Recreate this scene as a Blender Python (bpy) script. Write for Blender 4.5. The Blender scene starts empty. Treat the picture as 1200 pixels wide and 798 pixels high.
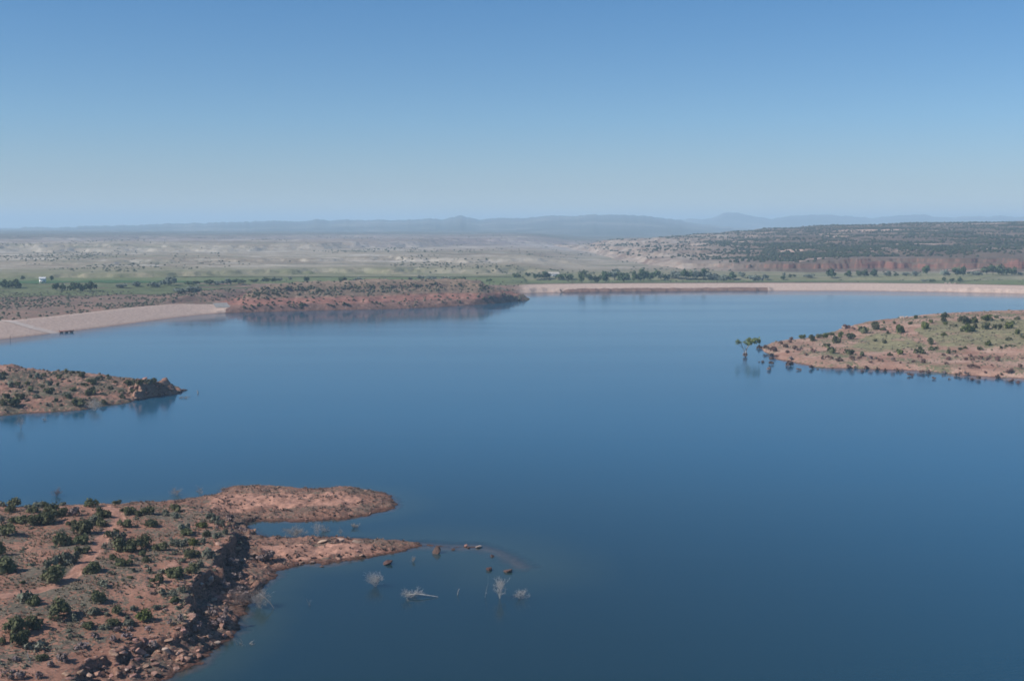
import bpy, bmesh, math, random
import numpy as np
from mathutils import Vector, Matrix

# ------------------------------------------------------------------ camera, sky, sun, exposure
sc = bpy.context.scene
COL = sc.collection
H = 80.0                       # eye height above the lake
F = 1449.0                     # focal length in photo pixels (1200 wide)
PITCH = math.atan((399 - 265) / F)
cam_d = bpy.data.cameras.new('camera')
cam = bpy.data.objects.new('camera', cam_d)
COL.objects.link(cam)
cam.location = (0, 0, H)
cam.rotation_euler = (math.pi / 2 - PITCH, 0, 0)
cam_d.sensor_width = 36
cam_d.lens = 36 * F / 1200
cam_d.clip_start = 1
cam_d.clip_end = 200000
sc.camera = cam

SUN_EL = math.radians(39)
SUN_AZ = math.radians(252)     # clockwise from +Y (away from the viewer): from the left
w = bpy.data.worlds.new('World')
sc.world = w
w.use_nodes = True
wn = w.node_tree.nodes
wl = w.node_tree.links
sky = wn.new('ShaderNodeTexSky')
sky.sky_type = 'NISHITA'
sky.sun_disc = False
sky.sun_elevation = SUN_EL
sky.sun_rotation = SUN_AZ
sky.altitude = 1600
sky.air_density = 1.0
sky.dust_density = 0.25
sky.ozone_density = 3.0
bg = wn['Background']
bg.inputs['Strength'].default_value = 0.103
# the clear desert sky deepens quickly above the horizon
wtc = wn.new('ShaderNodeTexCoord')
wsep = wn.new('ShaderNodeSeparateXYZ')
wl.new(wtc.outputs['Generated'], wsep.inputs[0])
wrp = wn.new('ShaderNodeValToRGB')
wl.new(wsep.outputs[2], wrp.inputs[0])
we = wrp.color_ramp.elements
we[0].position = 0.0; we[0].color = (0.78, 0.77, 0.80, 1)
we[1].position = 0.6; we[1].color = (0.55, 0.84, 1.0, 1)
for p_, c_ in ((0.03, (0.63, 0.66, 0.74)), (0.083, (0.565, 0.73, 0.85)), (0.18, (0.434, 0.71, 0.89)), (0.32, (0.50, 0.80, 0.98))):
    e_ = we.new(p_); e_.color = (*c_, 1)
wmx = wn.new('ShaderNodeMix'); wmx.data_type = 'RGBA'; wmx.blend_type = 'MULTIPLY'
wmx.inputs[0].default_value = 1.0
wl.new(sky.outputs[0], wmx.inputs[6]); wl.new(wrp.outputs[0], wmx.inputs[7])
wl.new(wmx.outputs[2], bg.inputs['Color'])

sun_d = bpy.data.lights.new('sun', 'SUN')
sun_d.energy = 5.0
sun_d.angle = math.radians(0.5)
sun_d.color = (1.0, 0.95, 0.88)
sun = bpy.data.objects.new('sun', sun_d)
COL.objects.link(sun)
sdir = Vector((math.sin(SUN_AZ) * math.cos(SUN_EL), math.cos(SUN_AZ) * math.cos(SUN_EL), math.sin(SUN_EL)))
sun.rotation_euler = sdir.to_track_quat('Z', 'Y').to_euler()
sun.location = sdir * 500

sc.view_settings.view_transform = 'Standard'
sc.view_settings.look = 'None'
sc.view_settings.exposure = 0.14
sc.view_settings.gamma = 1
sc.view_settings.use_curve_mapping = False
sc.cycles.use_denoising = True
sc.cycles.max_bounces = 6
sc.cycles.volume_bounces = 3
sc.cycles.transparent_max_bounces = 8
sc.cycles.caustics_reflective = False
sc.cycles.caustics_refractive = False
sc.cycles.filter_width = 1.7

R = random.Random(7)

# ------------------------------------------------------------------ helpers
CP, SP = math.cos(PITCH), math.sin(PITCH)


def ray(px, py):
    u, v = (px - 600) / F, (399 - py) / F
    return u, CP + v * SP, -SP + v * CP


def at(px, py, z=0.0):
    """the point of height z seen at photo pixel (px, py)"""
    dx, dy, dz = ray(px, py)
    t = (z - H) / dz
    return dx * t, dy * t


def poly(pts, z=0.0):
    if z is None:      # the headland rim, lower towards the south
        return np.array([at(p[0], p[1], 6.2 - 2.2 * min(1, max(0, (p[1] - 700) / 45))) for p in pts])
    return np.array([at(p[0], p[1], z) for p in pts])


def _hash(ix, iy, seed):
    h = (ix * 374761393 + iy * 668265263 + seed * 1442695041) & 0xFFFFFFFF
    h = ((h ^ (h >> 13)) * 1274126177) & 0xFFFFFFFF
    return h ^ (h >> 16)


def perlin(x, y, seed=0):
    x = np.asarray(x, float); y = np.asarray(y, float)
    xi = np.floor(x).astype(np.int64); yi = np.floor(y).astype(np.int64)
    xf = x - xi; yf = y - yi
    u = xf * xf * xf * (xf * (xf * 6 - 15) + 10)
    v = yf * yf * yf * (yf * (yf * 6 - 15) + 10)

    def g(dx, dy):
        a = _hash(xi + dx, yi + dy, seed) * (2 * math.pi / 4294967296.0)
        return np.cos(a) * (xf - dx) + np.sin(a) * (yf - dy)
    a = g(0, 0); b = g(1, 0); c = g(0, 1); d = g(1, 1)
    return ((a * (1 - u) + b * u) * (1 - v) + (c * (1 - u) + d * u) * v) * 1.5


def fbm(x, y, size, octv=5, seed=0, gain=0.5, ridged=False):
    s = 0; amp = 1.0; tot = 0
    fx = np.asarray(x) / size; fy = np.asarray(y) / size
    for o in range(octv):
        n = perlin(fx, fy, seed + o * 17)
        if ridged:
            n = 1 - 2 * np.abs(n)
        s = s + n * amp
        tot += amp
        amp *= gain
        fx = fx * 2.03 + 11.3; fy = fy * 2.03 - 7.1
    return s / tot


def sdf(x, y, pg):
    """signed distance to polygon, positive inside"""
    d2 = np.full(np.shape(x), 1e18)
    inside = np.zeros(np.shape(x), bool)
    n = len(pg)
    for i in range(n):
        ax, ay = pg[i]; bx, by = pg[(i + 1) % n]
        ex, ey = bx - ax, by - ay
        wx, wy = x - ax, y - ay
        t = np.clip((wx * ex + wy * ey) / (ex * ex + ey * ey + 1e-9), 0, 1)
        d2 = np.minimum(d2, (wx - ex * t) ** 2 + (wy - ey * t) ** 2)
        c = ((ay > y) != (by > y))
        with np.errstate(divide='ignore', invalid='ignore'):
            xi = ax + (y - ay) * ex / (ey if abs(ey) > 1e-12 else 1e-12)
        inside ^= c & (x < xi)
    d = np.sqrt(d2)
    return np.where(inside, d, -d)


def dline(x, y, pl):
    d2 = np.full(np.shape(x), 1e18)
    for i in range(len(pl) - 1):
        ax, ay = pl[i]; bx, by = pl[i + 1]
        ex, ey = bx - ax, by - ay
        wx, wy = x - ax, y - ay
        t = np.clip((wx * ex + wy * ey) / (ex * ex + ey * ey + 1e-9), 0, 1)
        d2 = np.minimum(d2, (wx - ex * t) ** 2 + (wy - ey * t) ** 2)
    return np.sqrt(d2)


def sstep(a, b, x):
    t = np.clip((x - a) / (b - a), 0, 1)
    return t * t * (3 - 2 * t)


def link(name, me, mat=None, parent=None):
    o = bpy.data.objects.new(name, me)
    COL.objects.link(o)
    if mat is not None:
        me.materials.clear(); me.materials.append(mat)
    if parent is not None:
        o.parent = parent
    return o


def tag(o, label=None, cat=None, group=None, kind=None):
    if label: o['label'] = label
    if cat: o['category'] = cat
    if group: o['group'] = group
    if kind: o['kind'] = kind
    return o


def mesh_np(name, V, Fq, smooth=True):
    """mesh from vertex array (n,3) and face array (m,k)"""
    me = bpy.data.meshes.new(name)
    V = np.ascontiguousarray(V, np.float32); Fq = np.ascontiguousarray(Fq, np.int32)
    m, k = Fq.shape
    me.vertices.add(len(V)); me.vertices.foreach_set('co', V.ravel())
    me.loops.add(m * k); me.loops.foreach_set('vertex_index', Fq.ravel())
    me.polygons.add(m)
    me.polygons.foreach_set('loop_start', np.arange(0, m * k, k, dtype=np.int32))
    me.polygons.foreach_set('loop_total', np.full(m, k, np.int32))
    me.update(calc_edges=True)
    if smooth:
        me.polygons.foreach_set('use_smooth', np.ones(m, bool))
    return me


def grid_mesh(name, X, Y, Z, keep=None, attrs=None, smooth=True):
    ny, nx = X.shape
    idx = np.arange(ny * nx).reshape(ny, nx)
    q = np.stack([idx[:-1, :-1], idx[:-1, 1:], idx[1:, 1:], idx[1:, :-1]], -1).reshape(-1, 4)
    if keep is not None:
        k = keep.ravel()
        q = q[k[q].any(1)]
        used = np.zeros(ny * nx, bool); used[q.ravel()] = True
        remap = np.cumsum(used) - 1
        q = remap[q]
    else:
        used = np.ones(ny * nx, bool)
    V = np.stack([X.ravel(), Y.ravel(), Z.ravel()], -1)[used]
    me = mesh_np(name, V, q, smooth)
    for an, av in (attrs or {}).items():
        a = me.attributes.new(an, 'FLOAT', 'POINT')
        a.data.foreach_set('value', np.ascontiguousarray(av.ravel()[used], np.float32))
    return me


class Field:
    """a height grid that can be looked up and hit with sight lines"""

    def __init__(s, x0, x1, y0, y1, step, fn):
        s.x0, s.y0, s.step = x0, y0, step
        xs = np.arange(x0, x1 + step, step); ys = np.arange(y0, y1 + step, step)
        s.X, s.Y = np.meshgrid(xs, ys)
        s.Z = fn(s.X, s.Y)

    def h(s, x, y):
        fx = (np.asarray(x, float) - s.x0) / s.step; fy = (np.asarray(y, float) - s.y0) / s.step
        ny, nx = s.Z.shape
        ok = (fx >= 0) & (fy >= 0) & (fx < nx - 1) & (fy < ny - 1)
        ix = np.clip(np.floor(fx).astype(int), 0, nx - 2); iy = np.clip(np.floor(fy).astype(int), 0, ny - 2)
        u = np.clip(fx - ix, 0, 1); v = np.clip(fy - iy, 0, 1)
        Z = s.Z
        z = (Z[iy, ix] * (1 - u) + Z[iy, ix + 1] * u) * (1 - v) + (Z[iy + 1, ix] * (1 - u) + Z[iy + 1, ix + 1] * u) * v
        return np.where(ok, z, -9.0)

    def hit(s, px, py, t0, t1, n=1600):
        dx, dy, dz = ray(px, py)
        t = np.linspace(t0, t1, n)
        x, y, z = dx * t, dy * t, H + dz * t
        below = z < s.h(x, y)
        if not below.any():
            return None
        i = int(np.argmax(below))
        return float(x[i]), float(y[i]), float(s.h(x[i], y[i]))


# ---- node helpers
def new_mat(name):
    m = bpy.data.materials.new(name)
    m.use_nodes = True
    nt = m.node_tree
    for n in list(nt.nodes):
        nt.nodes.remove(n)
    return m, nt


class NT:
    def __init__(s, nt): s.nt = nt

    def n(s, t, **kw):
        nd = s.nt.nodes.new(t)
        for k, v in kw.items(): setattr(nd, k, v)
        return nd

    def l(s, a, b): s.nt.links.new(a, b)

    def val(s, sock, v):
        if isinstance(v, bpy.types.NodeSocket): s.l(v, sock)
        else: sock.default_value = v

    def math(s, op, a, b=0.0, c=None, clamp=False):
        nd = s.n('ShaderNodeMath', operation=op, use_clamp=clamp)
        s.val(nd.inputs[0], a); s.val(nd.inputs[1], b)
        if c is not None: s.val(nd.inputs[2], c)
        return nd.outputs[0]

    def noise(s, vec, scale, detail=4.0, rough=0.55, dist=0.0):
        nd = s.n('ShaderNodeTexNoise')
        s.l(vec, nd.inputs['Vector'])
        nd.inputs['Scale'].default_value = scale; nd.inputs['Detail'].default_value = detail
        nd.inputs['Roughness'].default_value = rough; nd.inputs['Distortion'].default_value = dist
        return nd.outputs['Fac']

    def mapr(s, v, a, b, c=0.0, d=1.0, smooth=True):
        nd = s.n('ShaderNodeMapRange')
        if smooth: nd.interpolation_type = 'SMOOTHSTEP'
        s.val(nd.inputs[0], v)
        nd.inputs[1].default_value = a; nd.inputs[2].default_value = b
        nd.inputs[3].default_value = c; nd.inputs[4].default_value = d
        return nd.outputs[0]

    def mix(s, f, a, b, mode='MIX'):
        nd = s.n('ShaderNodeMix', data_type='RGBA', blend_type=mode)
        s.val(nd.inputs[0], f)
        for sk, v in ((nd.inputs[6], a), (nd.inputs[7], b)):
            if isinstance(v, bpy.types.NodeSocket): s.l(v, sk)
            else: sk.default_value = (*v[:3], 1)
        return nd.outputs[2]

    def ramp(s, f, stops):
        nd = s.n('ShaderNodeValToRGB')
        s.l(f, nd.inputs[0])
        e = nd.color_ramp.elements
        while len(e) < len(stops): e.new(0.5)
        for k, (p, c) in zip(e, stops):
            k.position = p; k.color = (*c, 1)
        return nd.outputs[0]

    def scalevec(s, vec, sc_):
        nd = s.n('ShaderNodeMapping')
        s.l(vec, nd.inputs['Vector']); nd.inputs['Scale'].default_value = sc_
        return nd.outputs[0]


def soil(name, cols, size=12.0, rock=None, rock_at=(0.9, 0.7), strata=1.2, veg=None, wet=True, grain=0.5, bump=0.3,
         spots=None, attr=None, attr_col=None, attr2=None, attr2_col=None, silt=None):
    """ground: mottled soil, rock ledges on steep faces, low plant cover in patches, a wet line at the shore"""
    m, nt = new_mat(name); N = NT(nt)
    tc = N.n('ShaderNodeTexCoord'); P = tc.outputs['Object']
    n1 = N.noise(P, 1 / size, 6, 0.62, 0.4)
    col = N.ramp(n1, [(0.32, cols[0]), (0.5, cols[1]), (0.68, cols[2])])
    n2 = N.noise(P, 1 / grain, 5, 0.65)
    hgt = n2
    if veg:
        vcol, amt, vs = veg
        vn = N.noise(P, 1 / vs, 3, 0.6)
        patch = N.noise(P, 1 / (vs * 14), 3, 0.5)
        f = N.math('ADD', vn, N.math('MULTIPLY', N.math('SUBTRACT', patch, 0.5), 0.9))
        vf = N.mapr(f, 0.62 - amt * 0.3, 0.70 - amt * 0.3)
        vv = N.mix(N.noise(P, 1.7 / vs, 2), tuple(c * 0.6 for c in vcol), tuple(min(1, c * 1.35) for c in vcol))
        col = N.mix(vf, col, vv)
        hgt = N.math('ADD', hgt, N.math('MULTIPLY', vf, 0.4))
    geo = N.n('ShaderNodeNewGeometry')
    sep = N.n('ShaderNodeSeparateXYZ'); N.l(geo.outputs['Normal'], sep.inputs[0])
    psep = N.n('ShaderNodeSeparateXYZ'); N.l(P, psep.inputs[0])
    if rock:
        wob = N.math('ADD', psep.outputs[2], N.math('MULTIPLY', N.noise(P, 0.35 / strata, 3), strata * 1.2))
        comb = N.n('ShaderNodeCombineXYZ')
        N.l(N.math('MULTIPLY', psep.outputs[0], 0.03), comb.inputs[0]); N.l(N.math('MULTIPLY', psep.outputs[1], 0.03), comb.inputs[1])
        N.l(wob, comb.inputs[2])
        st = N.noise(comb.outputs[0], 1.3 / strata, 4, 0.7)
        rc = N.ramp(st, [(0.3, tuple(c * 0.55 for c in rock)), (0.48, rock), (0.56, tuple(c * 0.8 for c in rock)), (0.7, tuple(min(1, c * 1.4) for c in rock))])
        rf = N.mapr(N.math('ADD', sep.outputs[2], N.math('MULTIPLY', N.math('SUBTRACT', n2, 0.5), 0.25)), rock_at[1], rock_at[0], 1.0, 0.0)
        col = N.mix(rf, col, rc)
        hgt = N.math('ADD', hgt, N.math('MULTIPLY', N.math('MULTIPLY', st, rf), 1.5))
    if spots:
        scol, sd, sr = spots
        vo = N.n('ShaderNodeTexVoronoi'); N.l(P, vo.inputs['Vector']); vo.inputs['Scale'].default_value = 1 / sd
        sf = N.mapr(vo.outputs['Distance'], sr * 0.7, sr, 1.0, 0.0)
        sf = N.math('MULTIPLY', sf, N.mapr(N.noise(P, 1 / (sd * 6), 3), 0.42, 0.55))
        col = N.mix(sf, col, scol)
    if attr:
        an = N.n('ShaderNodeAttribute', attribute_name=attr)
        af = N.mapr(N.math('ADD', an.outputs['Fac'], N.math('MULTIPLY', N.math('SUBTRACT', n2, 0.5), 0.7)), 0.3, 0.65)
        n3 = N.noise(P, 4.5 / size, 4, 0.65)
        col = N.mix(af, col, N.mix(N.mapr(n3, 0.35, 0.65), tuple(c * 0.72 for c in attr_col), tuple(c * 1.2 for c in attr_col)))
    if attr2:
        an = N.n('ShaderNodeAttribute', attribute_name=attr2)
        n4 = N.noise(P, 1.3 / grain, 3, 0.6)
        af = N.mapr(N.math('ADD', an.outputs['Fac'], N.math('MULTIPLY', N.math('SUBTRACT', n4, 0.5), 1.6)), 0.35, 0.6)
        col = N.mix(N.math('MULTIPLY', af, 0.85), col, N.mix(N.mapr(n2, 0.3, 0.7), tuple(c * 0.6 for c in attr2_col), tuple(c * 1.4 for c in attr2_col)))
    col = N.mix(1.0, col, N.ramp(n2, [(0.3, (0.66, 0.66, 0.66)), (0.5, (1, 1, 1)), (0.72, (1.22, 1.2, 1.18))]), 'MULTIPLY')
    if wet:
        wf = N.mapr(N.math('ADD', psep.outputs[2], N.math('MULTIPLY', N.math('SUBTRACT', n2, 0.5), 0.5)), 0.05, 0.6, 1.0, 0.0)
        col = N.mix(wf, col, N.mix(1.0, col, (0.5, 0.42, 0.4), 'MULTIPLY'))
        if silt:
            col = N.mix(N.mapr(psep.outputs[2], -0.18, -0.04, 1, 0), col, silt)
    b = N.n('ShaderNodeBsdfPrincipled'); N.l(col, b.inputs['Base Color'])
    b.inputs['Roughness'].default_value = 0.95; b.inputs['Specular IOR Level'].default_value = 0.15
    bp = N.n('ShaderNodeBump'); bp.inputs['Strength'].default_value = bump; bp.inputs['Distance'].default_value = grain * 0.8
    N.l(hgt, bp.inputs['Height']); N.l(bp.outputs[0], b.inputs['Normal'])
    o = N.n('ShaderNodeOutputMaterial'); N.l(b.outputs[0], o.inputs['Surface'])
    return m


def simple(name, c1, c2, scale=3.0, rough=0.9, translucent=0.0, vary=0.0, coords='Object'):
    m, nt = new_mat(name); N = NT(nt)
    tc = N.n('ShaderNodeTexCoord')
    f = N.noise(tc.outputs[coords], scale, 4, 0.6)
    col = N.mix(N.mapr(f, 0.35, 0.65), c1, c2)
    if vary:
        oi = N.n('ShaderNodeObjectInfo')
        hs = N.n('ShaderNodeHueSaturation'); N.l(col, hs.inputs['Color'])
        N.l(N.mapr(oi.outputs['Random'], 0, 1, 1 - vary, 1 + vary, False), hs.inputs['Value'])
        N.l(N.mapr(N.math('FRACT', N.math('MULTIPLY', oi.outputs['Random'], 7.31)), 0, 1, 0.5 - vary * 0.06, 0.5 + vary * 0.06, False), hs.inputs['Hue'])
        col = hs.outputs[0]
    b = N.n('ShaderNodeBsdfPrincipled'); N.l(col, b.inputs['Base Color'])
    b.inputs['Roughness'].default_value = rough; b.inputs['Specular IOR Level'].default_value = 0.2
    out = b.outputs[0]
    if translucent:
        t = N.n('ShaderNodeBsdfTranslucent'); N.l(col, t.inputs['Color'])
        mx = N.n('ShaderNodeMixShader'); mx.inputs[0].default_value = translucent
        N.l(b.outputs[0], mx.inputs[1]); N.l(t.outputs[0], mx.inputs[2]); out = mx.outputs[0]
    o = N.n('ShaderNodeOutputMaterial'); N.l(out, o.inputs['Surface'])
    return m


# ------------------------------------------------------------------ foreground headland (lower left of the photo)
FG_SHORE = poly([(170, 815), (186, 798), (213, 787), (238, 771), (262, 755), (274, 740), (283, 724), (289, 706), (300, 692), (316, 680), (326, 669), (345, 662),
                 (385, 660), (420, 655), (455, 648), (480, 643), (500, 639.5), (494, 635), (470, 634), (430, 632), (395, 629.5), (350, 631), (312, 630),
                 (296, 622), (288, 612.5), (312, 611), (345, 611), (400, 609), (440, 602), (467, 593), (463, 585), (447, 577.5), (410, 571.5), (350, 572.5),
                 (300, 568.5), (272, 570), (262, 576), (238, 582), (200, 587), (100, 592), (0, 594), (-120, 598), (-330, 620), (-420, 700), (-500, 900), (-300, 1050), (60, 900)])
FG_TOP = poly([(60, 812), (87, 796), (99, 774), (134, 765), (155, 753), (174, 748), (200, 744), (214, 737), (222, 718), (222, 694), (219, 681), (236, 672), (252, 663), (255, 642),
               (266, 632), (277, 628), (272, 617), (252, 606), (240, 597), (222, 592), (150, 590), (60, 593), (0, 596), (-120, 602), (-300, 640), (-360, 720), (-420, 880), (-200, 1000)], None)
TRACK_PX = [(96, 588.5), (112, 588.5), (123, 590), (132, 595.5), (137.5, 600.5), (140, 606), (136, 614.5), (126, 622), (120, 629), (116.5, 638), (109, 649), (100, 658), (90, 669),
            (79, 679.5), (66, 686), (37, 693), (0, 700.5), (-40, 706), (-120, 716)]
TRACK = poly(TRACK_PX, 7.0)
SHOAL = poly([(490, 638), (530, 641), (562, 640), (585, 647), (600, 656), (612, 664)])


def fg_height(x, y):
    ds = sdf(x, y, FG_SHORE) + fbm(x, y, 9, 5, 3, 0.6) * 3.2 + fbm(x, y, 2.2, 2, 33) * 0.9
    jag = fbm(x, y, 7, 4, 5) * 2.4 + fbm(x, y, 1.6, 3, 6) * 0.9
    jag = jag + np.round(fbm(x, y, 3.2, 2, 41) * 3) / 3 * 1.5
    dp = sdf(x, y, FG_TOP) + jag
    n_low = fbm(x, y, 14, 5, 11)
    n_fine = fbm(x, y, 1.8, 4, 12)
    led = (fbm(x, y, 5, 4, 48) + 0.25) / 0.3
    led = (np.floor(led) + sstep(0.6, 0.95, led - np.floor(led))) * 0.28
    low = np.where(ds > 0, 0.1 + led * sstep(0.5, 2.5, ds) + 1.5 * (1 - np.exp(-np.maximum(ds, 0) / 8)) + (n_low * 1.1 + n_fine * 0.25) * sstep(0, 6, ds), ds * 0.33)
    inner = np.maximum(dp, 0)
    top = 6.2 - 2.2 * sstep(247, 227, y) * sstep(38, 0, inner) + 1.1 * (1 - np.exp(-inner / 30)) + n_low * 0.5 + fbm(x, y, 38, 3, 14) * 1.0 * sstep(0, 25, inner) + n_fine * 0.2 - 0.35 * np.maximum(fbm(x + y * 0.4, y * 0.35, 9, 4, 16, 0.5, True) - 0.25, 0)
    do = np.maximum(-dp, 0)
    south = sstep(262, 215, y) * sstep(-50, -64, x)
    drop = 3.3 - 0.5 * south + fbm(x, y, 11, 3, 44) * 1.0
    drop = drop * (1 - 0.42 * south)
    cliff = top - drop * sstep(0, 0.9, do) - np.maximum(do - 0.9, 0) * (0.30 - 0.12 * south) - south * 0.8 * sstep(4.2, 5.0, do + n_low * 4)
    sl = (x * 0.75 + y * 0.35 + n_low * 3) / 2.6
    slab = (sl - np.floor(sl)) * 0.75 * sstep(2.5, 5, do) * sstep(258, 270, y)
    cliff = cliff + slab
    step = 0.75
    tz = cliff + fbm(x, y, 6, 3, 15) * 0.5
    fr = tz / step - np.floor(tz / step)
    terr = (np.floor(tz / step) + sstep(0.55, 0.95, fr)) * step
    rocky = sstep(0.1, 1.5, do)
    cliff = cliff * (1 - rocky * 0.8) + terr * rocky * 0.8 + (n_fine * 0.55 + fbm(x, y, 3.5, 3, 46) * 0.9) * rocky
    gentle = top - do * 0.3
    # the east and south sides break off in a cliff, the north and west sides roll down
    c = sstep(338, 318, y) * sstep(-150, -120, x + (y - 200) * 0.0)
    hp = np.where(dp > 0, top, gentle * (1 - c) + cliff * c)
    hp = np.minimum(hp, np.maximum(ds, 0) * 1.7 + 0.15 + n_fine * 0.25)
    z = np.where(ds > 0, np.maximum(low, hp), low)
    # slabs tilted on the low point between the two spits
    shoal = -0.22 + 0.26 * sstep(-4, -11, x) - 0.16 * dline(x, y, SHOAL) + n_fine * 0.35
    z = np.maximum(z, np.where(ds < 0, shoal, -99))
    tr = dline(x, y, TRACK)
    return z - 0.12 * sstep(2.0, 0.8, tr) * (dp > 0)


FG = Field(-175, 25, 158, 400, 0.42, fg_height)
fgm = soil('foreground_soil', [(0.215, 0.108, 0.074), (0.285, 0.145, 0.10), (0.35, 0.19, 0.136)], 16, rock=(0.27, 0.145, 0.105), rock_at=(0.9, 0.72), strata=1.1, spots=((0.13, 0.08, 0.06), 1.1, 0.26),
           veg=((0.14, 0.118, 0.088), 0.45, 0.8), grain=0.55, bump=0.45, attr='track', attr_col=(0.37, 0.20, 0.145), attr2='stony', attr2_col=(0.17, 0.098, 0.074), silt=(0.24, 0.135, 0.10))
trk = 1 - np.clip((dline(FG.X, FG.Y, TRACK) - 0.9) / 1.4, 0, 1)
trk2 = dline(FG.X, FG.Y, poly([(214, 648), (205, 657), (193, 666), (186, 672)], 7.0))
trk = np.maximum(trk, 0.8 * (1 - np.clip((trk2 - 0.6) / 1.0, 0, 1)))
paleX = sdf(FG.X, FG.Y, poly([(285, 628), (300, 632), (345, 634), (400, 631), (440, 634), (470, 637), (440, 643), (380, 648), (330, 652), (300, 646)], 2))
paleY = sdf(FG.X, FG.Y, poly([(232, 586), (275, 574), (330, 576), (400, 574), (440, 584), (420, 590), (330, 592), (280, 596), (255, 598)], 2))
pale = np.clip(np.maximum(paleX, paleY) / 4 + 0.25 + fbm(FG.X, FG.Y, 7, 3, 71) * 0.9, 0, 0.9)
stony = sstep(5.4, 4.4, FG.Z + 2.0 * sstep(247, 227, FG.Y)) * (0.5 - 0.8 * np.clip(np.maximum(paleX, paleY) / 4 + 0.1, 0, 1)) + 0.25 * sstep(0.6, 0.2, FG.Z)
me = grid_mesh('headland', FG.X, FG.Y, FG.Z, FG.Z > -3.2, {'track': np.maximum(trk, pale), 'stony': stony})
tag(link('headland', me, fgm), kind='structure')

# the dirt track: a worn ribbon lying on the headland
pts = []
for i in range(len(TRACK) - 1):
    for t in np.linspace(0, 1, 14, endpoint=False):
        pts.append(TRACK[i] * (1 - t) + TRACK[i + 1] * t)
pts = np.array(pts)
for _ in range(8):
    pts[1:-1] = (pts[:-2] + 2 * pts[1:-1] + pts[2:]) / 4
tan = np.gradient(pts, axis=0); tan /= np.linalg.norm(tan, axis=1)[:, None] + 1e-9
nor = np.stack([-tan[:, 1], tan[:, 0]], 1)
nc = 9
offs = np.linspace(-1, 1, nc)
wid = 1.05 + 0.35 * perlin(np.arange(len(pts)) * 0.13, np.zeros(len(pts)), 5)
wl_ = wid[:, None] * offs[None, :] * (1 + 0.18 * perlin(np.arange(len(pts))[:, None] * 0.5, offs[None, :] * 0.2 + 3, 9))
TX = pts[:, 0:1] + nor[:, 0:1] * wl_; TY = pts[:, 1:2] + nor[:, 1:2] * wl_
rut = -0.07 * np.exp(-((np.abs(offs) - 0.55) / 0.2) ** 2)
TZ = FG.h(TX, TY) + 0.06 + rut[None, :] * 0.6 - 0.075 * (np.abs(offs) > 0.95)[None, :]
tm = soil('track_soil', [(0.27, 0.14, 0.098), (0.32, 0.168, 0.12), (0.36, 0.2, 0.145)], 5, wet=False, grain=0.5, bump=0.25)
tag(link('dirt_track', grid_mesh('dirt_track', TX, TY, TZ), tm), kind='structure')

# ------------------------------------------------------------------ island point at the left
IS_FRONT = poly([(-160, 505), (-80, 495), (0, 487.5), (50, 484), (96, 480), (138, 474), (170, 467), (190, 463.5), (206, 462), (210, 459)])
IS_BACK = poly([(210, 459), (205, 455.5), (160, 452.5), (100, 448), (0, 446), (-160, 444)])
IS_SHORE = np.concatenate([IS_FRONT, IS_BACK[1:]])
IS_ROCK = poly([(160, 452.5), (180, 450), (196, 449), (205, 451), (206, 455), (196, 457.5), (180, 458.5), (166, 458)], 5.0)


def is_height(x, y):
    n = fbm(x, y, 22, 5, 51); nf = fbm(x, y, 3, 4, 52)
    ds = sdf(x, y, IS_SHORE) + n * 4 + nf * 1.0
    df = dline(x, y, IS_FRONT) + n * 6; db = dline(x, y, IS_BACK)
    z = np.minimum(0.35 * df, 2.2 + 0.10 * df)
    z = np.minimum(z, 0.55 * db + 1.5)
    z = z * (0.86 + 0.25 * n) + nf * 0.9
    st = 1.3; fr = z / st - np.floor(z / st)
    z = 0.5 * z + 0.5 * (np.floor(z / st) + sstep(0.5, 1, fr)) * st
    bl = np.round(fbm(x, y, 5, 3, 57) * 4) / 4 * 3.5
    dr = sdf(x, y, IS_ROCK) + nf * 1.6 + n * 2
    z = np.maximum(z * sstep(-2, -12, sdf(x, y, IS_ROCK) - 6) + 0 * x, np.minimum(z, 3.5))
    z = np.maximum(z, np.where(dr > -6, 6.9 + nf * 2.2 + n * 2 - 2.7 * sstep(0.6, -0.8, dr + bl) - 2.6 * sstep(-1.8, -3.0, dr + bl * 1.6) - np.maximum(-dr, 0) * 0.35, -9))
    return np.where(ds > 0, np.minimum(np.maximum(z, 0.15), ds * 2.5 + 0.1), np.maximum(ds * 0.5, -5))


IS = Field(-330, -140, 480, 680, 0.75, is_height)
ism = soil('island_soil', [(0.2, 0.105, 0.077), (0.27, 0.145, 0.105), (0.36, 0.22, 0.168)], 14, rock=(0.33, 0.19, 0.14), rock_at=(0.9, 0.72), strata=1.4,
           veg=((0.13, 0.11, 0.075), 0.5, 1.2), grain=0.9, bump=0.5)
tag(link('island', grid_mesh('island', IS.X, IS.Y, IS.Z, IS.Z > -3), ism), kind='structure')

# ------------------------------------------------------------------ peninsula at the right
RP_FRONT = poly([(897, 406), (899, 412), (904, 418), (909, 421.5), (932, 426), (960, 431), (1000, 432), (1059, 434), (1093, 435.5), (1120, 439), (1160, 442), (1200, 444.5), (1300, 452)])
RP_BACK = poly([(1300, 384), (1200, 384.5), (1100, 386), (1040, 389), (1000, 392), (985, 394), (940, 401), (905, 404), (897, 406)])
RP_SHORE = np.concatenate([RP_FRONT, RP_BACK[:-1]])
RP_PATH = poly([(1058, 396), (1068, 402), (1082, 408), (1092, 416), (1097, 426), (1098, 434)], 3)


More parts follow.
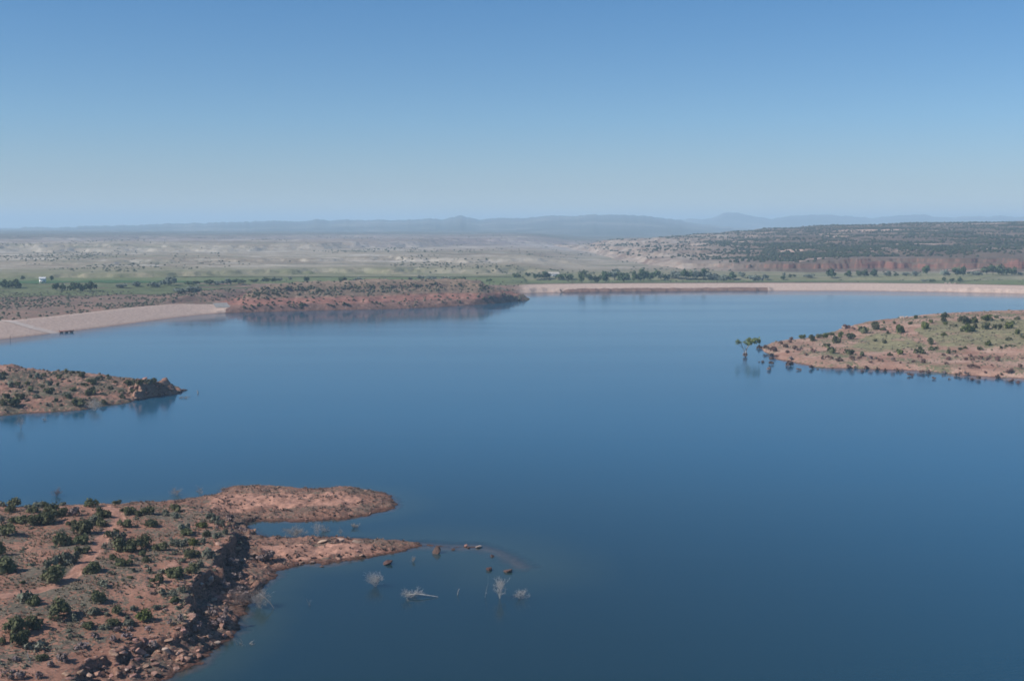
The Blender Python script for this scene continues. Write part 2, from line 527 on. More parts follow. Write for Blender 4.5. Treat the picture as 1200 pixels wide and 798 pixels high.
def rp_height(x, y):
    n = fbm(x, y, 30, 5, 61); nf = fbm(x, y, 4, 4, 62)
    ds = sdf(x, y, RP_SHORE) + n * 5 + nf * 1.4
    df = dline(x, y, RP_FRONT) + n * 8; db = dline(x, y, RP_BACK) + fbm(x, y, 12, 3, 64) * 4
    z = np.minimum(0.2 * df, 1.5 + 0.035 * df)
    z = np.maximum(z, 1.5 + 0.105 * (df - 45))
    z = np.minimum(z, 0.9 * db + 0.8)
    cap = 3.2 + 12.5 * sstep(150, 270, x)
    z = cap * (1 - np.exp(-np.maximum(z, 0) / cap * 1.25)) / 0.82
    z = z + nf * 0.4 + n * 0.8 * sstep(0, 30, ds)
    return np.where(ds > 0, np.minimum(np.maximum(z, 0.12), ds * 0.8 + 0.1), np.maximum(ds * 0.4, -5))


RP = Field(150, 520, 600, 1010, 1.1, rp_height)
rpm = soil('peninsula_soil', [(0.26, 0.14, 0.1), (0.34, 0.2, 0.148), (0.42, 0.28, 0.215)], 22, rock=(0.36, 0.22, 0.16), rock_at=(0.93, 0.75), strata=1.3,
           veg=((0.15, 0.145, 0.08), 0.25, 1.6), grain=1.2, bump=0.4, attr='grass', attr_col=(0.215, 0.19, 0.105), attr2='stony', attr2_col=(0.16, 0.115, 0.085))
gr = sdf(RP.X, RP.Y, poly([(985, 397), (1020, 390), (1090, 384), (1150, 383), (1230, 385), (1230, 405), (1160, 407), (1110, 404), (1060, 405), (1000, 404)], 8)) / 30
gr = np.clip(np.clip(gr, -0.6, 0.4) + 0.36 + 1.1 * fbm(RP.X, RP.Y, 30, 6, 65, 0.65), 0, 0.95)
gr = gr * np.clip(dline(RP.X, RP.Y, RP_PATH) / 5 - 0.6, 0, 1)
tag(link('peninsula', grid_mesh('peninsula', RP.X, RP.Y, RP.Z, RP.Z > -3, {'grass': gr, 'stony': np.clip(0.12 + 0.7 * fbm(RP.X, RP.Y, 20, 4, 66), 0, 0.6)}), rpm), kind='structure')

# ------------------------------------------------------------------ far shore: pebble embankment, red point, dam, flats
FS_SHORE = poly([(-600, 520), (-300, 445), (-100, 411), (0, 398), (60, 391), (125, 383), (200, 373), (240, 368.5), (262, 367), (300, 366), (350, 364.5), (420, 363), (483, 361.5), (540, 358.5),
                 (583, 355.5), (603, 353.5), (620, 352), (621, 350.5), (605, 348), (585, 347), (578, 345), (600, 344.5), (640, 343), (700, 342), (800, 341.2), (900, 340.8), (1000, 340.8),
                 (1100, 342), (1200, 344.5), (1320, 348), (1600, 360)])
FS_SHORE = np.concatenate([FS_SHORE, [(1800, 2400), (-1500, 2400)]])
MP_TOP = poly([(298, 337), (330, 336.5), (400, 335), (470, 332.8), (520, 331.4), (548, 331.4), (563, 332), (569, 331.4), (560, 329.4), (530, 328.3), (470, 328.8), (400, 330.5), (330, 333)], 20)
MP_L = poly([(212, 348), (240, 349), (262, 349), (278, 345), (280, 340), (262, 339), (240, 341)], 14)
LB_DAM = poly([(-400, 430), (-100, 390), (0, 377.5), (60, 371.5), (125, 366), (200, 359.5), (265, 354), (275, 346), (150, 346), (-400, 360)], 9.0)
DAM_FOOT = poly([(578, 345), (600, 344.5), (640, 343), (700, 342), (800, 341.2), (900, 340.8), (1000, 340.8), (1100, 342), (1200, 344.5), (1320, 348), (1600, 360)])
BANK = poly([(640, 343), (700, 342.7), (800, 342.2), (903, 341.6), (903, 340.0), (860, 339.9), (760, 340.8), (680, 341.8)])


def fs_height(x, y):
    n = fbm(x, y, 60, 5, 81); nf = fbm(x, y, 9, 4, 82)
    ds = sdf(x, y, FS_SHORE) + 0.8 * nf
    left = sstep(60, -20, x)
    # embankment on the left, dam on the right
    ddam = dline(x, y, DAM_FOOT)
    zl = np.minimum(np.maximum(ds, 0) * 0.25, 8.5 + 0.004 * np.maximum(ds, 0)) + nf * 0.5 * sstep(34, 60, ds)
    zl = zl + n * 2.2 * sstep(40, 140, ds)
    zr = np.minimum(ddam * 0.2, 7.6) - 3.6 * sstep(60, 110, ddam)
    zr = zr + 9 * np.exp(-((x - 790) / 110) ** 2 - ((y - 1640) / 60) ** 2)
    db = sdf(x, y, BANK) + nf * 2.5
    zr = np.maximum(zr, np.where(db > -6, 3.4 + nf * 1.6 + n * 1.2 - 3.4 * sstep(2.5, -2.5, db + nf * 3), -9))
    # red point
    dm = sdf(x, y, MP_TOP) + n * 12 + nf * 5
    do = np.maximum(-dm, 0)
    zp = 20.0 + 2.4 * sstep(0, 20, dm) + nf * 1.0 + n * 1.5 - 2.2 * sstep(0, 4, do) - (0.19 + 0.2 * sstep(-70, -25, x)) * do
    st = 3.0; fr = (zp + n * 2) / st - np.floor((zp + n * 2) / st)
    zp = 0.55 * zp + 0.45 * ((np.floor((zp + n * 2) / st) + sstep(0.5, 0.95, fr)) * st - n * 2) + fbm(x, y, 14, 3, 85) * 0.9
    bench = np.minimum(np.maximum(ds + nf * 4, 0) * 0.6, 5.2 + n * 2) + nf * 1.3
    inpt = sstep(-285, -250, x) * sstep(1560, 1500, y)
    zp = np.maximum(zp, bench * inpt)
    dl = sdf(x, y, MP_L) + n * 5 + nf * 2
    zq = 14 + nf - 0.25 * np.maximum(-dl, 0) + 0.06 * np.maximum(dl, 0)
    base = np.where(left > 0.5, np.where(x > -265, np.minimum(zl, 7.5), zl), zr)
    gap = 1 - 0.35 * np.exp(-((x + 268) / 14) ** 2) * sstep(1290, 1240, y)
    z = np.maximum(base, np.maximum(np.minimum(zp, ds * 1.4 + 0.3), np.minimum(zq, np.maximum(ds - 26, 0) * 0.5)) * gap)
    z = np.where(y > 1560, np.minimum(z, np.maximum(7.0, z * sstep(1750, 1560, y))), z)
    return np.where(ds > 0, np.maximum(z, 0.1), np.maximum(ds * 0.4, -5))


FS = Field(-760, 1120, 780, 1790, 2.6, fs_height)
dsF = sdf(FS.X, FS.Y, FS_SHORE)
peb = np.maximum(sstep(-262, -268, FS.X) * sstep(6, 0, dsF - np.interp(FS.X, [-330, -265], [36, 20])), sstep(-40, 60, FS.X) * sstep(58, 42, dline(FS.X, FS.Y, DAM_FOOT)) * (sdf(FS.X, FS.Y, BANK) < 3))
redm = sstep(-290, -262, FS.X) * sstep(60, -40, FS.X) * sstep(1500, 1420, FS.Y - 0.2 * FS.X)
reda = np.maximum(redm, np.maximum((sdf(FS.X, FS.Y, BANK) > 2) * 0.5, np.exp(-((FS.X - 790) / 120) ** 2 - ((FS.Y - 1640) / 70) ** 2)))
grn = sstep(1470, 1560, FS.Y) * sstep(150, -100, FS.X) + sstep(-100, 150, FS.X) * sstep(85, 110, dline(FS.X, FS.Y, DAM_FOOT)) * 1.0


def far_shore_mat():
    m, nt = new_mat('far_shore_soil'); N = NT(nt)
    tc = N.n('ShaderNodeTexCoord'); P = tc.outputs['Object']
    n1 = N.noise(P, 1 / 45, 6, 0.6); n2 = N.noise(P, 1 / 2.2, 4, 0.7); n3 = N.noise(P, 1 / 9, 4, 0.6)
    scrub = N.ramp(n1, [(0.3, (0.17, 0.112, 0.088)), (0.5, (0.215, 0.14, 0.108)), (0.7, (0.3, 0.18, 0.135))])
    scrub = N.mix(N.mapr(n3, 0.5, 0.6), scrub, (0.16, 0.13, 0.095))
    psep = N.n('ShaderNodeSeparateXYZ'); N.l(P, psep.inputs[0])
    geo = N.n('ShaderNodeNewGeometry'); sep = N.n('ShaderNodeSeparateXYZ'); N.l(geo.outputs['Normal'], sep.inputs[0])
    zz = N.math('ADD', psep.outputs[2], N.math('MULTIPLY', N.math('SUBTRACT', n1, 0.5), 5))
    red = N.ramp(N.math('DIVIDE', zz, 26), [(0.0, (0.16, 0.095, 0.075)), (0.2, (0.2, 0.115, 0.09)), (0.26, (0.29, 0.132, 0.1)), (0.38, (0.27, 0.13, 0.098)), (0.46, (0.175, 0.125, 0.088)), (0.8, (0.2, 0.145, 0.1)), (1.0, (0.38, 0.265, 0.185))])
    steep = N.mapr(sep.outputs[2], 0.8, 0.93, 1, 0)
    rk = N.noise(P, 1 / 5.0, 4, 0.7)
    red = N.mix(N.math('MULTIPLY', N.mapr(rk, 0.52, 0.6), 0.45), red, (0.17, 0.105, 0.08))
    red = N.mix(N.math('MULTIPLY', N.mapr(rk, 0.36, 0.46, 1, 0), 0.45), red, (0.4, 0.26, 0.2))
    red = N.mix(N.math('MULTIPLY', steep, N.mapr(n3, 0.45, 0.6)), red, (0.24, 0.135, 0.105))
    peb_c = N.ramp(n2, [(0.3, (0.41, 0.295, 0.238)), (0.5, (0.455, 0.335, 0.272)), (0.7, (0.495, 0.375, 0.31))])
    grn_c = N.ramp(n1, [(0.3, (0.1, 0.13, 0.05)), (0.5, (0.14, 0.16, 0.07)), (0.7, (0.19, 0.18, 0.1))])

    def att(nm): return N.n('ShaderNodeAttribute', attribute_name=nm).outputs['Fac']
    j = N.math('MULTIPLY', N.math('SUBTRACT', n3, 0.5), 0.6)
    col = N.mix(N.mapr(N.math('ADD', att('red'), j), 0.35, 0.65), scrub, red)
    col = N.mix(N.mapr(N.math('ADD', att('green'), j), 0.35, 0.65), col, grn_c)
    col = N.mix(N.mapr(N.math('ADD', att('pebble'), N.math('MULTIPLY', j, 0.5)), 0.35, 0.65), col, peb_c)
    wf = N.mapr(psep.outputs[2], 0.2, 1.2, 0.6, 0.0)
    col = N.mix(wf, col, N.mix(1.0, col, (0.6, 0.52, 0.48), 'MULTIPLY'))
    col = N.mix(N.math('SUBTRACT', 1.0, N.math('MULTIPLY', att('pebble'), 0.45)), col, N.mix(1.0, col, N.ramp(n2, [(0.3, (0.75, 0.75, 0.75)), (0.7, (1.2, 1.2, 1.2))]), 'MULTIPLY'))
    b = N.n('ShaderNodeBsdfPrincipled'); N.l(col, b.inputs['Base Color']); b.inputs['Roughness'].default_value = 0.95
    b.inputs['Specular IOR Level'].default_value = 0.1
    bp = N.n('ShaderNodeBump'); N.l(N.math('SUBTRACT', 0.5, N.math('MULTIPLY', att('pebble'), 0.22)), bp.inputs['Strength']); bp.inputs['Distance'].default_value = 2.0
    N.l(N.math('ADD', n2, n3), bp.inputs['Height']); N.l(bp.outputs[0], b.inputs['Normal'])
    o = N.n('ShaderNodeOutputMaterial'); N.l(b.outputs[0], o.inputs['Surface'])
    return m


tag(link('far_shore', grid_mesh('far_shore', FS.X, FS.Y, FS.Z, FS.Z > -3, {'pebble': peb, 'red': reda, 'green': grn}), far_shore_mat()), kind='structure')


# ------------------------------------------------------------------ valley floor with pale badlands, out to the horizon
def interp(x, tab):
    t = np.array(tab, float)
    return np.interp(x, t[:, 0], t[:, 1])


def valley_h(x, y):
    r = np.hypot(x, y)
    pxl = 600 + F * x / np.maximum(y, 1)
    n = fbm(x, y, 420, 5, 91); rg = fbm(x, y, 150, 5, 93, 0.55, True); rg2 = fbm(x, y, 520, 5, 95, 0.5, True); f = fbm(x, y, 60, 4, 97)
    z = -6 + 13 * sstep(1690, 1770, y) + f * 1.6 * sstep(1900, 2200, r)
    lft = sstep(690, 600, pxl + n * 60)
    # a low eroded terrace just past the fields, a second one behind it, then the long gullied bluff
    d1 = r - (1830 + n * 110 + rg * 60 + 0.25 * np.maximum(pxl - 300, 0))
    z = z + lft * (5.5 + 3.0 * n + 2.0 * rg2) * sstep(0, 28, d1)
    d2 = r - (2240 + n * 190 + rg * 90 + rg2 * 120)
    z = z + lft * (4.5 + 5.0 * fbm(x, y, 700, 3, 98)) * sstep(0, 34, d2)
    d3 = r - (2980 + n * 160 + rg * 110 + rg2 * 170 + f * 40 + 1300 * sstep(330, 640, pxl) + 600 * sstep(600, 900, pxl))
    z = z + (16 + 5 * n) * (0.5 * sstep(0, 50, d3) + 0.5 * sstep(70, 105, d3)) * (0.75 + 0.25 * lft)
    d4 = r - (4500 + rg2 * 500 + n * 300)
    z = z + 7 * sstep(0, 70, d4) * lft
    rough = sstep(0, 80, d1) * lft
    z = z + rough * (1.6 * rg + 1.3 * f) + 2.5 * rg * sstep(-60, 60, d3) * sstep(600, 200, d3)
    return z


rr = 1600 * (34000 / 1600) ** np.linspace(0, 1, 860)
aa = np.radians(np.linspace(-50, 50, 1100))
A, RR = np.meshgrid(aa, rr)
VX, VY = RR * np.sin(A), RR * np.cos(A)


def valley_mat():
    m, nt = new_mat('valley_soil'); N = NT(nt)
    tc = N.n('ShaderNodeTexCoord'); P = tc.outputs['Object']
    n1 = N.noise(P, 1 / 500, 7, 0.6, 0.5); n2 = N.noise(P, 1 / 60, 5, 0.65); n4 = N.noise(P, 1 / 1800, 5, 0.55)
    n5 = N.noise(N.scalevec(P, (0.35, 1, 1)), 1 / 180, 5, 0.65)
    base = N.ramp(n1, [(0.3, (0.2, 0.16, 0.115)), (0.48, (0.27, 0.22, 0.165)), (0.6, (0.31, 0.265, 0.205)), (0.72, (0.42, 0.37, 0.31))])
    base = N.mix(N.mapr(n5, 0.52, 0.66), base, (0.19, 0.175, 0.12))
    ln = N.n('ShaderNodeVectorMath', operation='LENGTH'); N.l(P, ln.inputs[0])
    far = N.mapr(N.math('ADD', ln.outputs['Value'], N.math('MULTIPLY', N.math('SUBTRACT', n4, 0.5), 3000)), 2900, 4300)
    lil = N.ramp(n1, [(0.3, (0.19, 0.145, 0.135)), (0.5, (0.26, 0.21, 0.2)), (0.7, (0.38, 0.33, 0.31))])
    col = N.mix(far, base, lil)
    n6 = N.noise(N.scalevec(P, (0.22, 1, 1)), 1 / 110, 6, 0.7, 0.6)
    col = N.mix(N.math('MULTIPLY', N.mapr(n6, 0.54, 0.64), 0.75), col, (0.46, 0.41, 0.35))
    col = N.mix(N.math('MULTIPLY', N.mapr(n6, 0.36, 0.45, 1, 0), 0.7), col, (0.14, 0.13, 0.095))
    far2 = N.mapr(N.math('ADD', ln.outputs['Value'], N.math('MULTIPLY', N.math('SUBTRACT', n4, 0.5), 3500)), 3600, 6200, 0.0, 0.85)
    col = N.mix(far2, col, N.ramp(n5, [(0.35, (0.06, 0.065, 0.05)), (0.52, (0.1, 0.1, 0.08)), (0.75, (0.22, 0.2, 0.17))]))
    geo = N.n('ShaderNodeNewGeometry'); sep = N.n('ShaderNodeSeparateXYZ'); N.l(geo.outputs['Normal'], sep.inputs[0])
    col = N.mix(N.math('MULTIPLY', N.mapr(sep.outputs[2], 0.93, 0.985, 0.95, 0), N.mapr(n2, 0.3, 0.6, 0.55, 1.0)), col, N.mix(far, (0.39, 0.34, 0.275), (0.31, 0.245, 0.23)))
    # scrub dots
    vo = N.n('ShaderNodeTexVoronoi'); N.l(P, vo.inputs['Vector']); vo.inputs['Scale'].default_value = 1 / 16
    sf = N.math('MULTIPLY', N.mapr(vo.outputs['Distance'], 0.2, 0.33, 1, 0), N.mapr(n2, 0.48, 0.6))
    col = N.mix(N.math('MULTIPLY', sf, 0.8), col, (0.09, 0.095, 0.06))
    # greener river flats right behind the dam
    gf = N.mapr(N.math('ADD', ln.outputs['Value'], N.math('MULTIPLY', N.math('SUBTRACT', n1, 0.5), 500)), 1850, 2150, 1, 0)
    col = N.mix(gf, col, N.ramp(n2, [(0.35, (0.12, 0.13, 0.06)), (0.55, (0.2, 0.185, 0.11)), (0.7, (0.29, 0.24, 0.16))]))
    b = N.n('ShaderNodeBsdfPrincipled'); N.l(col, b.inputs['Base Color']); b.inputs['Roughness'].default_value = 0.95
    b.inputs['Specular IOR Level'].default_value = 0.1
    bp = N.n('ShaderNodeBump'); bp.inputs['Strength'].default_value = 0.6; bp.inputs['Distance'].default_value = 12
    N.l(N.math('ADD', n2, n5), bp.inputs['Height']); N.l(bp.outputs[0], b.inputs['Normal'])
    o = N.n('ShaderNodeOutputMaterial'); N.l(b.outputs[0], o.inputs['Surface'])
    return m


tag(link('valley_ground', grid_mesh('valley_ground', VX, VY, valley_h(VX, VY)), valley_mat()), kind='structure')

# green fields
fm = soil('field_green', [(0.085, 0.105, 0.045), (0.115, 0.13, 0.06), (0.16, 0.16, 0.085)], 60, wet=False, grain=6, bump=0.2)
fm2 = soil('field_deep_green', [(0.035, 0.085, 0.03), (0.05, 0.105, 0.036), (0.07, 0.12, 0.048)], 90, wet=False, grain=6, bump=0.2)


def field(name, pxs, z, mat, res=24, hfun=None):
    """an irrigated field: a sheet just above the flats, following them"""
    c = np.array(pxs, float)
    u = np.linspace(0, 1, res)
    U, V = np.meshgrid(u, u)
    PX = (c[0, 0] * (1 - U) + c[1, 0] * U) * (1 - V) + (c[3, 0] * (1 - U) + c[2, 0] * U) * V
    PY = (c[0, 1] * (1 - U) + c[1, 1] * U) * (1 - V) + (c[3, 1] * (1 - U) + c[2, 1] * U) * V
    w_ = np.array([at(a, b, z) for a, b in zip(PX.ravel(), PY.ravel())]).reshape(res, res, 2)
    X, Y = w_[..., 0], w_[..., 1]
    hz = np.maximum(np.maximum(FS.h(X, Y), np.where(Y > 1560, valley_h(X, Y), -9)) + 0.35, z - 3)
    return tag(link(name, grid_mesh(name, X, Y, hz), mat), kind='structure')


field('field', [(-120, 352), (190, 345), (300, 337), (-120, 342)], 9, fm, 60)
field('field', [(-120, 341.6), (210, 338.5), (300, 335), (-120, 334)], 8.5, fm, 60)
field('field', [(-120, 335), (290, 333), (200, 329), (-120, 329)], 8, fm2, 60)
field('field', [(585, 334.5), (1120, 332), (1140, 328), (600, 330.5)], 5, fm, 60)
field('field', [(980, 327), (1130, 327), (1230, 320), (1060, 321)], 7, soil('meadow', [(0.16, 0.16, 0.08), (0.2, 0.19, 0.1), (0.25, 0.22, 0.13)], 60, wet=False, grain=6, bump=0.2), 60)

# ------------------------------------------------------------------ the mesa at the right: red rim cliff, juniper covered slope, eroded nose
RIM = [(640, 290), (690, 286), (706, 282), (720, 280.5), (760, 279), (795, 276), (860, 271), (900, 267.5), (950, 265), (1000, 263), (1100, 261), (1200, 259), (1400, 258), (1800, 262)]
FOOT = [(640, 4300), (690, 3500), (720, 2750), (760, 2330), (800, 2120), (860, 2020), (920, 1990), (970, 1970), (1050, 1990), (1200, 1960), (1800, 2000)]
STEPH = [(640, 0), (720, 3), (760, 8), (800, 10), (860, 11), (930, 13), (970, 18), (1060, 20), (1200, 21), (1800, 20)]
pa = np.linspace(640, 1700, 900)
ra = 1850 * (6000 / 1850) ** np.linspace(0, 1, 520)
PA, RA = np.meshgrid(pa, ra)
MX, MY = RA * (PA - 600) / F, RA


def mesa_h(x, y):
    pxl = 600 + F * x / y
    n = fbm(x, y, 260, 6, 111); nf = fbm(x, y, 40, 4, 112); rg = fbm(x, y, 150, 5, 113, 0.55, True)
    rg2 = fbm(x, y, 42, 4, 119, 0.55, True)
    foot = interp(pxl, FOOT) + n * 50 + nf * 10 + rg * 16 + rg2 * 17
    rim = 4200.0
    zr = H + (265 - interp(pxl, RIM)) / F * rim
    z0 = 8.0
    stp = interp(pxl, STEPH)
    d = y - foot
    tt = np.clip(d / (rim - foot), 0, 1)
    nose = sstep(900, 760, pxl)
    # on the eroded nose the rim stands up as a low badland scarp
    prof = tt * (1 - nose) + nose * (0.2 * tt + 0.25 * sstep(0.22, 0.3, tt + n * 0.15) + 0.55 * sstep(0.66, 0.8, tt + n * 0.1 + rg * 0.04))
    stp = stp * (0.9 + 0.25 * fbm(x, y * 0.2, 130, 3, 118))
    z = z0 + stp * (0.30 * sstep(0, 24, d) + 0.5 * sstep(25, 33, d) + 0.2 * sstep(42, 49, d)) + (zr - z0 - stp) * prof
    z = z + (n * 7 + nf * 1.2) * sstep(0, 0.15, tt) * sstep(1.0, 0.7, tt)
    z = z + nose * (rg * 8 + rg2 * 3) * sstep(0.02, 0.15, tt) * sstep(1, 0.6, tt)
    st = 9.0; zz = z + n * 6; fr = zz / st - np.floor(zz / st)
    z = 0.35 * z + 0.65 * ((np.floor(zz / st) + sstep(0.55, 0.95, fr)) * st - n * 6)
    z = z - 70 * sstep(0, 900, y - rim - 120)
    return np.where(d < 0, np.minimum(z, 4 + 0.0 * x + np.maximum(-6, 4 + d * 0.2) * 0 + np.maximum(d * 0.05 + 4, -12)), z)


MZ = mesa_h(MX, MY)


def mesa_mat():
    m, nt = new_mat('mesa_soil'); N = NT(nt)
    tc = N.n('ShaderNodeTexCoord'); P = tc.outputs['Object']
    n1 = N.noise(P, 1 / 220, 6, 0.6); n2 = N.noise(P, 1 / 14, 5, 0.7)
    n3 = N.noise(N.scalevec(P, (0.12, 1, 1)), 1 / 70, 5, 0.6)
    geo = N.n('ShaderNodeNewGeometry'); sep = N.n('ShaderNodeSeparateXYZ'); N.l(geo.outputs['Normal'], sep.inputs[0])
    psep = N.n('ShaderNodeSeparateXYZ'); N.l(P, psep.inputs[0])
    soilc = N.ramp(n1, [(0.3, (0.09, 0.068, 0.05)), (0.55, (0.13, 0.092, 0.068)), (0.7, (0.2, 0.135, 0.1))])
    rockc = N.ramp(n2, [(0.3, (0.32, 0.2, 0.155)), (0.6, (0.52, 0.37, 0.3))])
    col = N.mix(N.mapr(n3, 0.57, 0.62), soilc, rockc)
    cl = N.mapr(sep.outputs[2], 0.72, 0.93, 1, 0)
    comb = N.n('ShaderNodeCombineXYZ'); N.l(N.math('MULTIPLY', psep.outputs[0], 0.01), comb.inputs[0]); N.l(psep.outputs[2], comb.inputs[2])
    stt = N.noise(comb.outputs[0], 0.3, 4, 0.75)
    redc = N.ramp(stt, [(0.36, (0.1, 0.045, 0.035)), (0.47, (0.24, 0.108, 0.08)), (0.56, (0.15, 0.067, 0.052)), (0.66, (0.33, 0.17, 0.125))])
    col = N.mix(cl, col, redc)
    # the nose weathers to pale grey
    g = N.math('DIVIDE', psep.outputs[0], N.math('MAXIMUM', psep.outputs[1], 1.0))
    gf = N.mapr(N.math('ADD', g, N.math('MULTIPLY', N.math('SUBTRACT', n1, 0.5), 0.16)), 0.11, 0.23, 1, 0)
    greyc = N.ramp(N.noise(P, 1 / 60, 5, 0.6), [(0.34, (0.17, 0.115, 0.09)), (0.5, (0.29, 0.225, 0.18)), (0.68, (0.4, 0.335, 0.28))])
    col = N.mix(N.math('MULTIPLY', gf, 0.92), col, greyc)
    b = N.n('ShaderNodeBsdfPrincipled'); N.l(col, b.inputs['Base Color']); b.inputs['Roughness'].default_value = 0.95
    b.inputs['Specular IOR Level'].default_value = 0.1
    bp = N.n('ShaderNodeBump'); bp.inputs['Strength'].default_value = 0.6; bp.inputs['Distance'].default_value = 5
    N.l(N.math('ADD', n2, N.math('MULTIPLY', stt, cl)), bp.inputs['Height']); N.l(bp.outputs[0], b.inputs['Normal'])
    o = N.n('ShaderNodeOutputMaterial'); N.l(b.outputs[0], o.inputs['Surface'])
    return m


tag(link('mesa_hill', grid_mesh('mesa_hill', MX, MY, MZ, MZ > -8), mesa_mat()), kind='structure')


# ------------------------------------------------------------------ far plateau and mountain ranges
def range_mesh(name, prof, dist, depth, seed, rough, mat, a0=-700, a1=1900):
    pxs = np.linspace(a0, a1, 1100)
    vs = np.linspace(0, 1, 60)
    PX_, V_ = np.meshgrid(pxs, vs)
    Y = dist + (V_ - 0.75) * depth
    X = Y * (PX_ - 600) / F
    top = H + (265 - interp(PX_, prof)) / F * dist
    top = top + (fbm(PX_, PX_ * 0 + seed, 30, 6, seed + 9, 0.7) * 4.2) / F * dist
    up = sstep(0, 0.75, V_) ** 0.8 * sstep(1.15, 0.8, V_)
    n = fbm(X, Y, depth * 0.25, 6, seed, 0.55, True)
    up = np.clip(up + n * rough * up * (1 - up) * 3.2, 0, 1.0)
    Z = -10 + (top + 10) * up + fbm(X, Y, depth * 0.06, 4, seed + 3) * 0.022 * (top + 60) * sstep(0, 0.3, V_)
    return tag(link(name, grid_mesh(name, X, Y, Z), mat), kind='structure')


pm = soil('plateau_soil', [(0.05, 0.055, 0.045), (0.085, 0.085, 0.07), (0.26, 0.22, 0.18)], 900, wet=False, grain=160, bump=0.3)
range_mesh('plateau_hill', [(-700, 272), (0, 268), (100, 265.5), (200, 262.5), (330, 259), (450, 258), (525, 257), (533, 254.5), (540, 253.2), (552, 255.5), (565, 257), (600, 256), (640, 254), (690, 252.5), (740, 252.5),
                            (770, 255), (800, 260), (850, 266), (900, 270), (1300, 272), (1900, 272)], 15500, 12000, 121, 0.1, pm)
range_mesh('mountains', [(-700, 275), (650, 275), (700, 262), (760, 261), (800, 258), (830, 255.5), (848, 250.5), (862, 249.5), (880, 253), (905, 256.5), (935, 252.5), (960, 250.5), (985, 253), (1010, 256), (1045, 254),
                         (1080, 251), (1105, 254.5), (1130, 254), (1160, 253), (1200, 253.5), (1300, 252), (1400, 257), (1900, 262)], 19500, 5000, 131, 0.35, pm)

# ------------------------------------------------------------------ the lake
xs = np.unique(np.concatenate([np.linspace(-6000, -1500, 10), np.linspace(-1500, -178, 40), np.arange(-175, 26, 1.0), np.linspace(28, 1500, 40), np.linspace(1500, 6000, 10)]))
ys = np.unique(np.concatenate([np.linspace(-3000, 140, 30), np.arange(158, 400, 1.0), np.linspace(402, 1700, 60)]))
WX, WY = np.meshgrid(xs, ys)
dep = -FG.h(WX, WY)
dep = np.where(dep > 8.9, 10, dep)


def water_mat():
    m, nt = new_mat('lake_water'); N = NT(nt)
    tc = N.n('ShaderNodeTexCoord'); P = tc.outputs['Object']
    dp = N.n('ShaderNodeAttribute', attribute_name='depth').outputs['Fac']
    wind = N.mapr(N.noise(N.scalevec(P, (0.10, 1, 1)), 1 / 75, 4, 0.6, 0.3), 0.40, 0.60, 0.12, 1.0)
    wind = N.math('MULTIPLY', wind, N.mapr(N.noise(N.scalevec(P, (0.25, 1, 1)), 1 / 260, 3, 0.5), 0.35, 0.62, 0.45, 1.0))
    r1 = N.noise(N.scalevec(P, (0.7, 1, 1)), 1 / 0.9, 5, 0.6)
    r2 = N.noise(N.scalevec(P, (0.5, 1, 1)), 1 / 5.0, 3, 0.6)
    hh = N.math('MULTIPLY', N.math('ADD', r1, N.math('MULTIPLY', r2, 0.8)), wind)
    bp = N.n('ShaderNodeBump'); bp.inputs['Strength'].default_value = 0.16; bp.inputs['Distance'].default_value = 0.13
    N.l(hh, bp.inputs['Height'])
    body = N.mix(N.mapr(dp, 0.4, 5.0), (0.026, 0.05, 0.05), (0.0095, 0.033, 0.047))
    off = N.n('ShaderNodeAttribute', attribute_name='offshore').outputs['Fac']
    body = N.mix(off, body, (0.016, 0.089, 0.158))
    df = N.n('ShaderNodeBsdfDiffuse'); N.l(body, df.inputs['Color'])
    tr = N.n('ShaderNodeBsdfTransparent'); tr.inputs['Color'].default_value = (0.75, 0.86, 0.88, 1)
    mb = N.n('ShaderNodeMixShader'); N.l(N.mapr(dp, -0.1, 1.1, 0.15, 1.0), mb.inputs[0]); N.l(tr.outputs[0], mb.inputs[1]); N.l(df.outputs[0], mb.inputs[2])
    gl = N.n('ShaderNodeBsdfGlossy'); N.l(N.mapr(wind, 0.05, 1.0, 0.085, 0.16, False), gl.inputs['Roughness']); N.l(bp.outputs[0], gl.inputs['Normal'])
    lw = N.n('ShaderNodeLayerWeight'); lw.inputs['Blend'].default_value = 0.5; N.l(bp.outputs[0], lw.inputs['Normal'])
    fr = N.math('ADD', 0.02, N.math('MULTIPLY', 0.98, N.math('POWER', lw.outputs['Facing'], 5.0)))
    mx = N.n('ShaderNodeMixShader'); N.l(fr, mx.inputs[0]); N.l(mb.outputs[0], mx.inputs[1]); N.l(gl.outputs[0], mx.inputs[2])
    o = N.n('ShaderNodeOutputMaterial'); N.l(mx.outputs[0], o.inputs['Surface'])
    return m


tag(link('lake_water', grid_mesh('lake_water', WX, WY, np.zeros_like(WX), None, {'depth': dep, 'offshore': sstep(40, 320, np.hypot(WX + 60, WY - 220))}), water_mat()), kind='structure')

# ------------------------------------------------------------------ air
hz = bpy.data.meshes.new('haze')
bm = bmesh.new()
bmesh.ops.create_cube(bm, size=1)
bmesh.ops.scale(bm, vec=(90000, 40000, 340), verts=bm.verts)
bmesh.ops.translate(bm, vec=(0, 15000, 150), verts=bm.verts)
bm.to_mesh(hz); bm.free()
hm, nt = new_mat('haze_air'); N = NT(nt)
pv = N.n('ShaderNodeVolumePrincipled')
pv.inputs['Color'].default_value = (0.60, 0.82, 1.0, 1)
pv.inputs['Density'].default_value = 1.0e-4
pv.inputs['Anisotropy'].default_value = 0.0
o = N.n('ShaderNodeOutputMaterial'); N.l(pv.outputs[0], o.inputs['Volume'])
tag(link('haze', hz, hm), kind='stuff')
